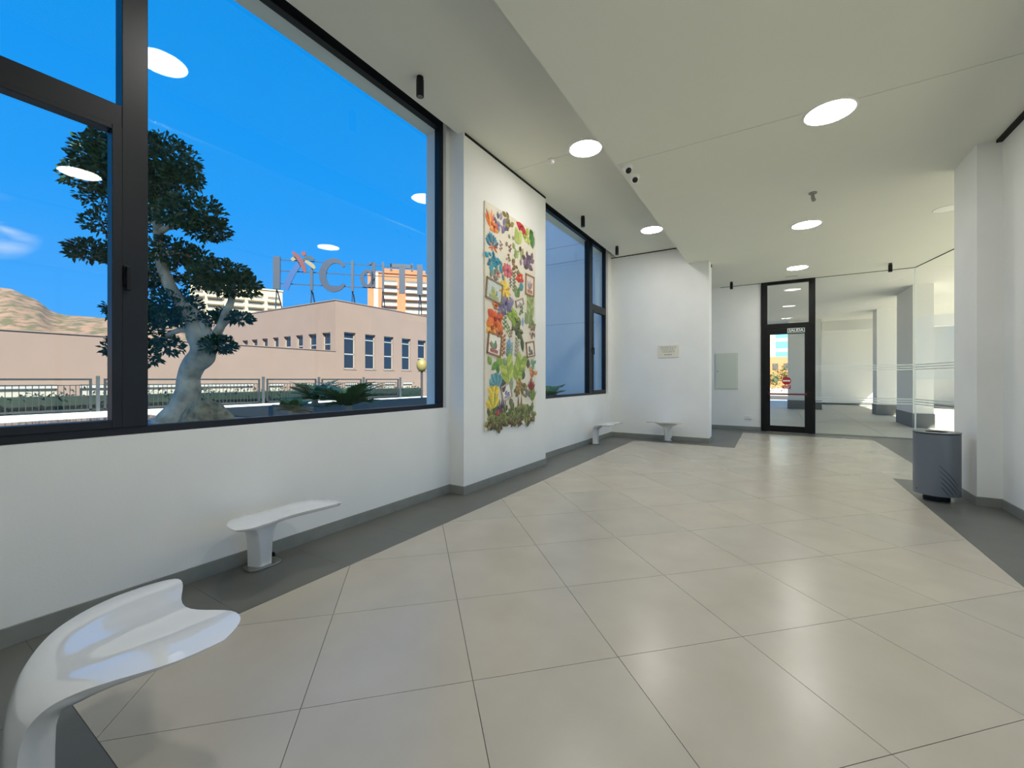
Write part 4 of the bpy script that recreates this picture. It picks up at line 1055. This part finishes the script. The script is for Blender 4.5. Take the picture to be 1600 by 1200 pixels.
SW = [(-24.36, -23.51), (-25.84, -24.97), (-27.25, -26.45), (-28.71, -27.86), (-30.08, -29.35), (-31.52, -30.75), (-32.95, -32.14), (-34.3, -33.5)]
m = MB(); wall_cells(m, 'x', XA - 0.35, XA, -22, 34, -1.0, ZW, [(a, b, -0.2, 1.22) for a, b in GW] + [(a, b, 2.1, ZW) for a, b in RW])
ab(m, 'front_wall', M_annex)
m = MB(); wall_cells(m, 'x', XA - 0.35, XA, YA, 34, ZW, ZT, [(a, b, ZW, 4.42) for a, b in RW])
ab(m, 'upper_front_wall', M_annex)
m = MB(); wall_cells(m, 'y', YA, YA + 0.35, -44, XA - 0.35, ZW - 0.5, ZT, [(a, b, 3.0, 4.36) for a, b in SW])
ab(m, 'side_wall', M_annex)
ab(MB().box(-44, XA - 0.35, YA + 0.35, 34, 5.9, 6.05), 'roof', M_cap)
ab(MB().box(-44, XA - 0.35, -22, YA, 2.6, 2.7), 'terrace_roof', M_cap)
ab(MB().box(-44, XA + 0.04, YA - 0.04, YA + 0.40, ZT, ZT + 0.05).box(XA - 0.4, XA + 0.04, YA + 0.4, 34, ZT, ZT + 0.05), 'parapet_coping', M_cap)
ab(MB().box(XA - 0.4, XA + 0.04, -22, YA, ZW, ZW + 0.04), 'terrace_coping', M_cap)
for a, b in RW:
    z0, z1 = 2.1, 4.42
    w = ab(MB().box(XA - 0.02, XA + 0.03, a - 0.05, b + 0.05, z0 - 0.06, z0), 'window_sill', M_annex)
    m = MB(); x0, x1 = XA - 0.22, XA - 0.16
    m.box(x0, x1, a, a + .05, z0, z1); m.box(x0, x1, b - .05, b, z0, z1); m.box(x0, x1, a, b, z1 - .05, z1); m.box(x0, x1, a, b, z0, z0 + .05); m.box(x0, x1, a, b, 3.0, 3.07); m.box(x0, x1, a, b, 4.0, 4.06)
    fr = ab(m, 'window_frame', M_awin)
    MB().box(XA - 0.20, XA - 0.18, a, b, z0, z1).build('pane', M_aglass, fr)
for a, b in SW:
    m = MB(); y0, y1 = YA + 0.16, YA + 0.22; z0, z1 = 3.0, 4.36
    m.box(a, a + .05, y0, y1, z0, z1); m.box(b - .05, b, y0, y1, z0, z1); m.box(a, b, y0, y1, z1 - .05, z1); m.box(a, b, y0, y1, 3.62, 3.67)
    fr = ab(m, 'window_frame', M_awin)
    MB().box(a, b, YA + 0.18, YA + 0.20, z0, z1).build('pane', M_aglass, fr)
for a, b in GW:
    m = MB(); m.box(XA - 0.2, XA - 0.02, a, b, 1.08, 1.22)
    fr = ab(m, 'shutter_box', M_awin)
    m = MB()
    m.box(XA - 0.16, XA - 0.11, a, b, -0.2, 1.08)
    m.build('shutter', M_shut, fr)

# roof sign: turned 45 degrees across the corner of the roof
M_signgrey = mat('sign_letter_grey_blue', rgb(30, 45, 68), 0.5, metal=0.2)
M_sgrey2 = mat('sign_bar_grey', rgb(46, 55, 71), 0.5, metal=0.2)
M_blue = mat('logo_blue', rgb(3, 58, 112), 0.5); M_lred = mat('logo_red', rgb(82, 30, 38), 0.5); M_teal = mat('logo_teal', rgb(6, 42, 60), 0.5); M_tan = mat('logo_tan', rgb(108, 98, 76), 0.5)
ES = Vector((math.sqrt(.5), math.sqrt(.5), 0)); EN = Vector((math.sqrt(.5), -math.sqrt(.5), 0)); S0 = Vector((-26.7, 20.2, 0))
def sp(u, v):
    d = ray(u, v); o = Vector((0, 0, EYE)); t = (S0 - o).dot(EN) / d.dot(EN); p = o + d * t
    return ((p - S0).dot(ES), p.z)
sign = thing('roof_sign', 'roof sign of grey letters C d T with bars and a coloured figure logo', 'sign', (S0.x, S0.y, 6.05))
SL = Vector((0, 0, -6.05))
def splate(name, pts, mt, t=0.14, off=0.0):
    return MB().slab(pts, SL + EN * off, ES, (0, 0, 1), EN, t).build(name, mt, sign)
def srect(name, u0, v0, u1, v1, mt, **k):
    a = sp(u0, v0); b = sp(u0, v1); c = sp(u1, v1); d = sp(u1, v0)
    z1 = a[1]; z0 = b[1]
    return splate(name, [(a[0], z0), (d[0], z0), (d[0], z1), (a[0], z1)], mt, **k)
def stroke(name, pts, wid, mt, t=0.14, off=0.0):
    P = [Vector((*sp(u, v), 0)) for u, v in pts]; px_ = 30.0 / FPX
    if not hasattr(wid, '__len__'): wid = [wid] * len(P)
    L, R = [], []
    for i, p in enumerate(P):
        tg = (P[min(i + 1, len(P) - 1)] - P[max(i - 1, 0)]).normalized(); nn = Vector((-tg.y, tg.x, 0))
        L.append(p + nn * wid[i] * px_ / 2); R.append(p - nn * wid[i] * px_ / 2)
    m = MB()
    for i in range(len(P) - 1):
        q = [R[i], R[i + 1], L[i + 1], L[i]]
        m.slab([(a.x, a.y) for a in q], SL + EN * off, ES, (0, 0, 1), EN, t)
    return m.build(name, mt, sign)
srect('bar', 427.5, 401, 438.5, 452, M_sgrey2); srect('bar', 485, 420, 489.5, 454, M_sgrey2); srect('bar', 549, 408, 553, 455.5, M_sgrey2); srect('bar', 597, 410, 600.5, 456, M_sgrey2); srect('bar', 651.5, 414, 660.5, 461, M_sgrey2)
def arc(cx, cy, rx, ry, a0, a1, n=26): return [(cx + rx * math.cos(a0 + (a1 - a0) * i / n), cy - ry * math.sin(a0 + (a1 - a0) * i / n)) for i in range(n + 1)]
wd = [4.5 + 6.0 * math.sin(PI * i / 26) ** 1.0 for i in range(27)]
stroke('letter_c', arc(523, 430.5, 18.5, 22.5, 0.62, 2 * PI - 0.62), wd, M_signgrey)
wd = [4.5 + 2.0 * abs(math.cos(PI * 2 * i / 26)) for i in range(27)]
stroke('letter_d', arc(574.5, 435.5, 8.5, 12, 0, 2 * PI), wd, M_signgrey)
srect('letter_d_stem', 581, 410.5, 586.8, 449, M_signgrey); srect('letter_d_serif', 577, 410.5, 583, 414, M_signgrey)
srect('letter_t', 610, 412.5, 645, 418.5, M_sgrey2); srect('letter_t_stem', 623.5, 416, 633, 459, M_sgrey2); srect('letter_t_serif', 609.5, 412.5, 613, 423.5, M_sgrey2); srect('letter_t_serif', 642, 412.5, 645.5, 424.5, M_sgrey2)
stroke('logo_blue_leg', [(447, 453), (452, 440), (459, 427), (467, 416), (473, 409)], [9, 9, 8.5, 7.5, 6], M_blue, 0.1, 0.16)
stroke('logo_red_stroke', [(459, 396), (466, 402), (472, 410), (476.5, 420), (479, 428)], [4.5, 6, 7, 6.5, 4], M_lred, 0.1, 0.28)
stroke('logo_teal_arm', [(474, 409), (480, 403.5), (486, 404), (492, 407)], [3, 5, 6, 3], M_teal, 0.1, 0.16)
stroke('logo_tan_leg', [(478, 409), (485, 413), (490, 417), (493, 421)], [4, 6, 6, 4], M_tan, 0.1, 0.16); stroke('logo_tan_arm', [(457, 408), (461, 405), (465, 405)], [5, 6, 3], M_tan, 0.1, 0.16)
c = sp(476, 398); splate('logo_head', [(c[0] + 0.17 * math.cos(k * PI / 8), c[1] + 0.17 * math.sin(k * PI / 8)) for k in range(16)], M_lred, 0.1, 0.2)
for v0, v1 in ((405.2, 418.8), (424, 433.5), (443.4, 452.6)):
    a = sp(433, v0); b = sp(660, v1); z = (a[1] + b[1]) / 2
    MB().obox(SL + ES * ((a[0] + b[0]) / 2) + Vector((0, 0, z)) - EN * 0.05, ES * ((b[0] - a[0]) / 2), EN * 0.03, (0, 0, 0.03)).build('rail', M_signgrey, sign)
for u in (433, 488, 552, 599, 657):
    s_ = sp(u, 430)[0]
    for off in (0.0, 1.0):
        MB().tube([SL + ES * (s_ + .15 * (off * 2 - 1)) - EN * (0.1 + off * 1.0) + Vector((0, 0, 6.05)), SL + ES * s_ - EN * 0.08 + Vector((0, 0, 9.0 - off * 1.2))], 0.045, 6).build('strut', M_signgrey, sign)

# ------------------------------------------------------------------ street lamp by the annex
M_globe = mat('globe_cream', rgb(128, 116, 66), 0.4)
lpz = at(659, 575, 17)
sl = thing('street_lamp', 'lamp post with a round cream globe at the right edge of the window view', 'lamp post', (lpz.x, lpz.y, -1.0))
MB().tube([(0, 0, 0), (0, 0, 2.75)], 0.045, 12).build('post', M_fence, sl, smooth=True, auto=40)
MB().lathe([(0.03, 2.72), (0.12, 2.76), (0.19, 2.86), (0.22, 3.0), (0.19, 3.13), (0.11, 3.22), (0.02, 3.25)], 20).build('globe', M_globe, sl, smooth=True)

# ------------------------------------------------------------------ apartment towers, mountains
M_tcream = mat('tower_cream', rgb(178, 164, 134), 0.9); M_tbrick = mat('tower_brick', rgb(162, 104, 74), 0.9, noise=(.3, rgb(150, 94, 66), .3)); M_tdark = mat('tower_window', rgb(96, 92, 86), 0.3); M_tshade = mat('tower_awning', rgb(170, 148, 110), .8)
M_twhite = mat('tower_white', rgb(188, 182, 168), 0.9)
def tower(name, label, u0, u1, vtop, depth, body, cols, floors, storey, rot=0.0, extra=None):
    c = at((u0 + u1) / 2, vtop, depth)
    W_ = (u1 - u0) * depth / FPX; H = c.z + 2
    fwd = Vector((-c.x, -c.y, 0)).normalized(); rz = math.atan2(fwd.y, fwd.x) + PI / 2 + rot
    t = thing(name, label, 'building', (c.x, c.y, -2), rz)
    MB().box(-W_ / 2, W_ / 2, 0, 14, 0, H).build('wall', body, t)
    for (a, b, kind) in cols:
        x0, x1 = -W_ / 2 + a * W_, -W_ / 2 + b * W_
        if kind == 'brick' or kind == 'cream':
            MB().box(x0, x1, -0.5, 0.01, 0, H + 0.0).build('wall_strip', M_tbrick if kind == 'brick' else M_tcream, t); continue
        sw = sb = None
        for f_ in range(floors):
            z = H - 4.2 - f_ * storey
            if sw is None:
                sw = MB().box(x0 + .3, x1 - .3, -0.04, 0.02, 0, storey * .42).build('window', M_tdark, t, (0, 0, z))
                sb = MB().box(x0, x1, -1.4, 0.02, -1.25, -0.15).build('balcony', M_twhite if kind == 'white' else M_tcream, t, (0, 0, z))
            else:
                copy_mesh(sw, 'window', (0, 0, z), t); copy_mesh(sb, 'balcony', (0, 0, z), t)
    MB().box(-W_ / 2 - .3, W_ / 2 + .3, -0.6, 14, H, H + .5).build('roof', body, t)
    if extra: MB().box(*extra).build('roof_house', body, t)
    return t
tower('apartment_tower', 'cream apartment tower with balconies behind the bonsai branches', 312, 433, 449, 190, M_tcream, [(0.0, 0.14, 'b'), (0.17, 0.34, 'b'), (0.40, 0.56, 'b'), (0.60, 0.78, 'b'), (0.82, 0.98, 'b')], 9, 3.1)
tower('apartment_tower', 'orange brick and white apartment tower behind the roof sign', 577, 668, 428, 190, M_tbrick, [(0.10, 0.17, 'cream'), (0.24, 0.48, 'white'), (0.62, 0.98, 'white')], 13, 3.1, 0.0, (-7, 12, 1, 12, 50, 53.5))
M_mtn = mat('mountain_scrub', rgb(120, 94, 78), 0.95, noise=(0.035, rgb(74, 70, 50), 0.09, 12), bump=(0.05, 1.0))
m = MB(); NX, NY = 120, 14
ridge = [(-200, 430), (-120, 440), (-60, 452), (0, 449), (18, 452), (40, 462), (60, 470), (80, 486), (95, 492), (120, 493), (150, 496), (190, 499), (230, 500), (280, 502), (330, 506), (420, 520), (520, 540), (700, 575)]
random.seed(5)
def rv(u):
    for i in range(len(ridge) - 1):
        if ridge[i][0] <= u <= ridge[i + 1][0]:
            t = (u - ridge[i][0]) / (ridge[i + 1][0] - ridge[i][0]); return ridge[i][1] + (ridge[i + 1][1] - ridge[i][1]) * t
    return 590
vs = []
for j in range(NY + 1):
    for i in range(NX + 1):
        u = -200 + 900 * i / NX
        f_ = j / NY; d = 900 + 500 * f_
        ztop = at(u, rv(u), 1400).z
        p = at(u, 592, d); nz = mn.noise(Vector((p.x * .006, p.y * .006, 0))) * 14 * (1 - f_) * f_ * 3 + mn.noise(Vector((p.x * .03, p.y * .03, 5))) * 3
        vs.append((p.x, p.y, -8 + (ztop + 8) * f_ ** 0.8 + nz))
fs = [(j * (NX + 1) + i, j * (NX + 1) + i + 1, (j + 1) * (NX + 1) + i + 1, (j + 1) * (NX + 1) + i) for j in range(NY) for i in range(NX)]
struct(m.add(vs, fs).build('mountain_ridge', M_mtn, smooth=True), 'sunlit brown rocky mountain ridge at the left of the window', 'mountain')

# ------------------------------------------------------------------ beyond the portico, seen through the exit door
M_bt = mat('glass_tower_blue', rgb(110, 168, 196), 0.2); M_ter = mat('terracotta_wall', rgb(206, 136, 96), .9); M_lf2 = mat('park_leaf', rgb(96, 120, 44), .6, noise=(.8, rgb(60, 92, 34), .25))
t = thing('office_tower', 'pale tower with blue glass bands seen through the exit door', 'building', (2.0, 125, -1))
MB().box(-7, 6, 0, 10, 0, 40).build('wall', M_twhite, t)
for k in range(11): MB().box(-1.5, 6.02, -0.05, 0.5, 5 + k * 2.6, 6.7 + k * 2.6).build('window_band', M_bt, t)
t = thing('brick_building', 'terracotta building with small windows seen through the exit door', 'building', (1.5, 84, -1))
MB().box(-9, 6, 0, 8, 0, 6.2).build('wall', M_ter, t)
src = None
for i in range(7):
    for j in range(2):
        x, z = -6 + i * 1.6, 1.9 + j * 2.1
        if src is None: src = MB().box(-0.4, 0.4, -0.06, 0.02, 0, 1.1).build('window', M_tdark, t, (x, 0, z))
        else: copy_mesh(src, 'window', (x, 0, z), t)
for i, (x, y, h, lab) in enumerate(((-0.6, 58, 2.2, 'yellow green shrub seen low through the exit door'), (1.2, 62, 3.1, 'taller green shrub seen behind the no entry sticker'))):
    t = thing('shrub', lab, 'shrub', (x, y, -0.06))
    MB().tube([(0, 0, 0), (0.05, 0, h * .5)], [.08, .05], 8).build('stem', M_bark, t)
    m = MB(); random.seed(30 + i)
    for k in range(700):
        q = Vector([random.gauss(0, .42) for _ in range(3)]); p = Vector((q.x * 1.5, q.y * 1.5, h * .62 + q.z * h * .5)); p.z = max(p.z, .1)
        d = Vector([random.gauss(0, 1) for _ in range(3)]).normalized() * .22; s2 = d.cross(Vector((.2, .1, 1))) * .5
        m.add([p, p + d / 2 + s2, p + d, p + d / 2 - s2], [(0, 1, 2), (0, 2, 3)])
    tag(m.build('foliage', M_lf2, t), kind='stuff')
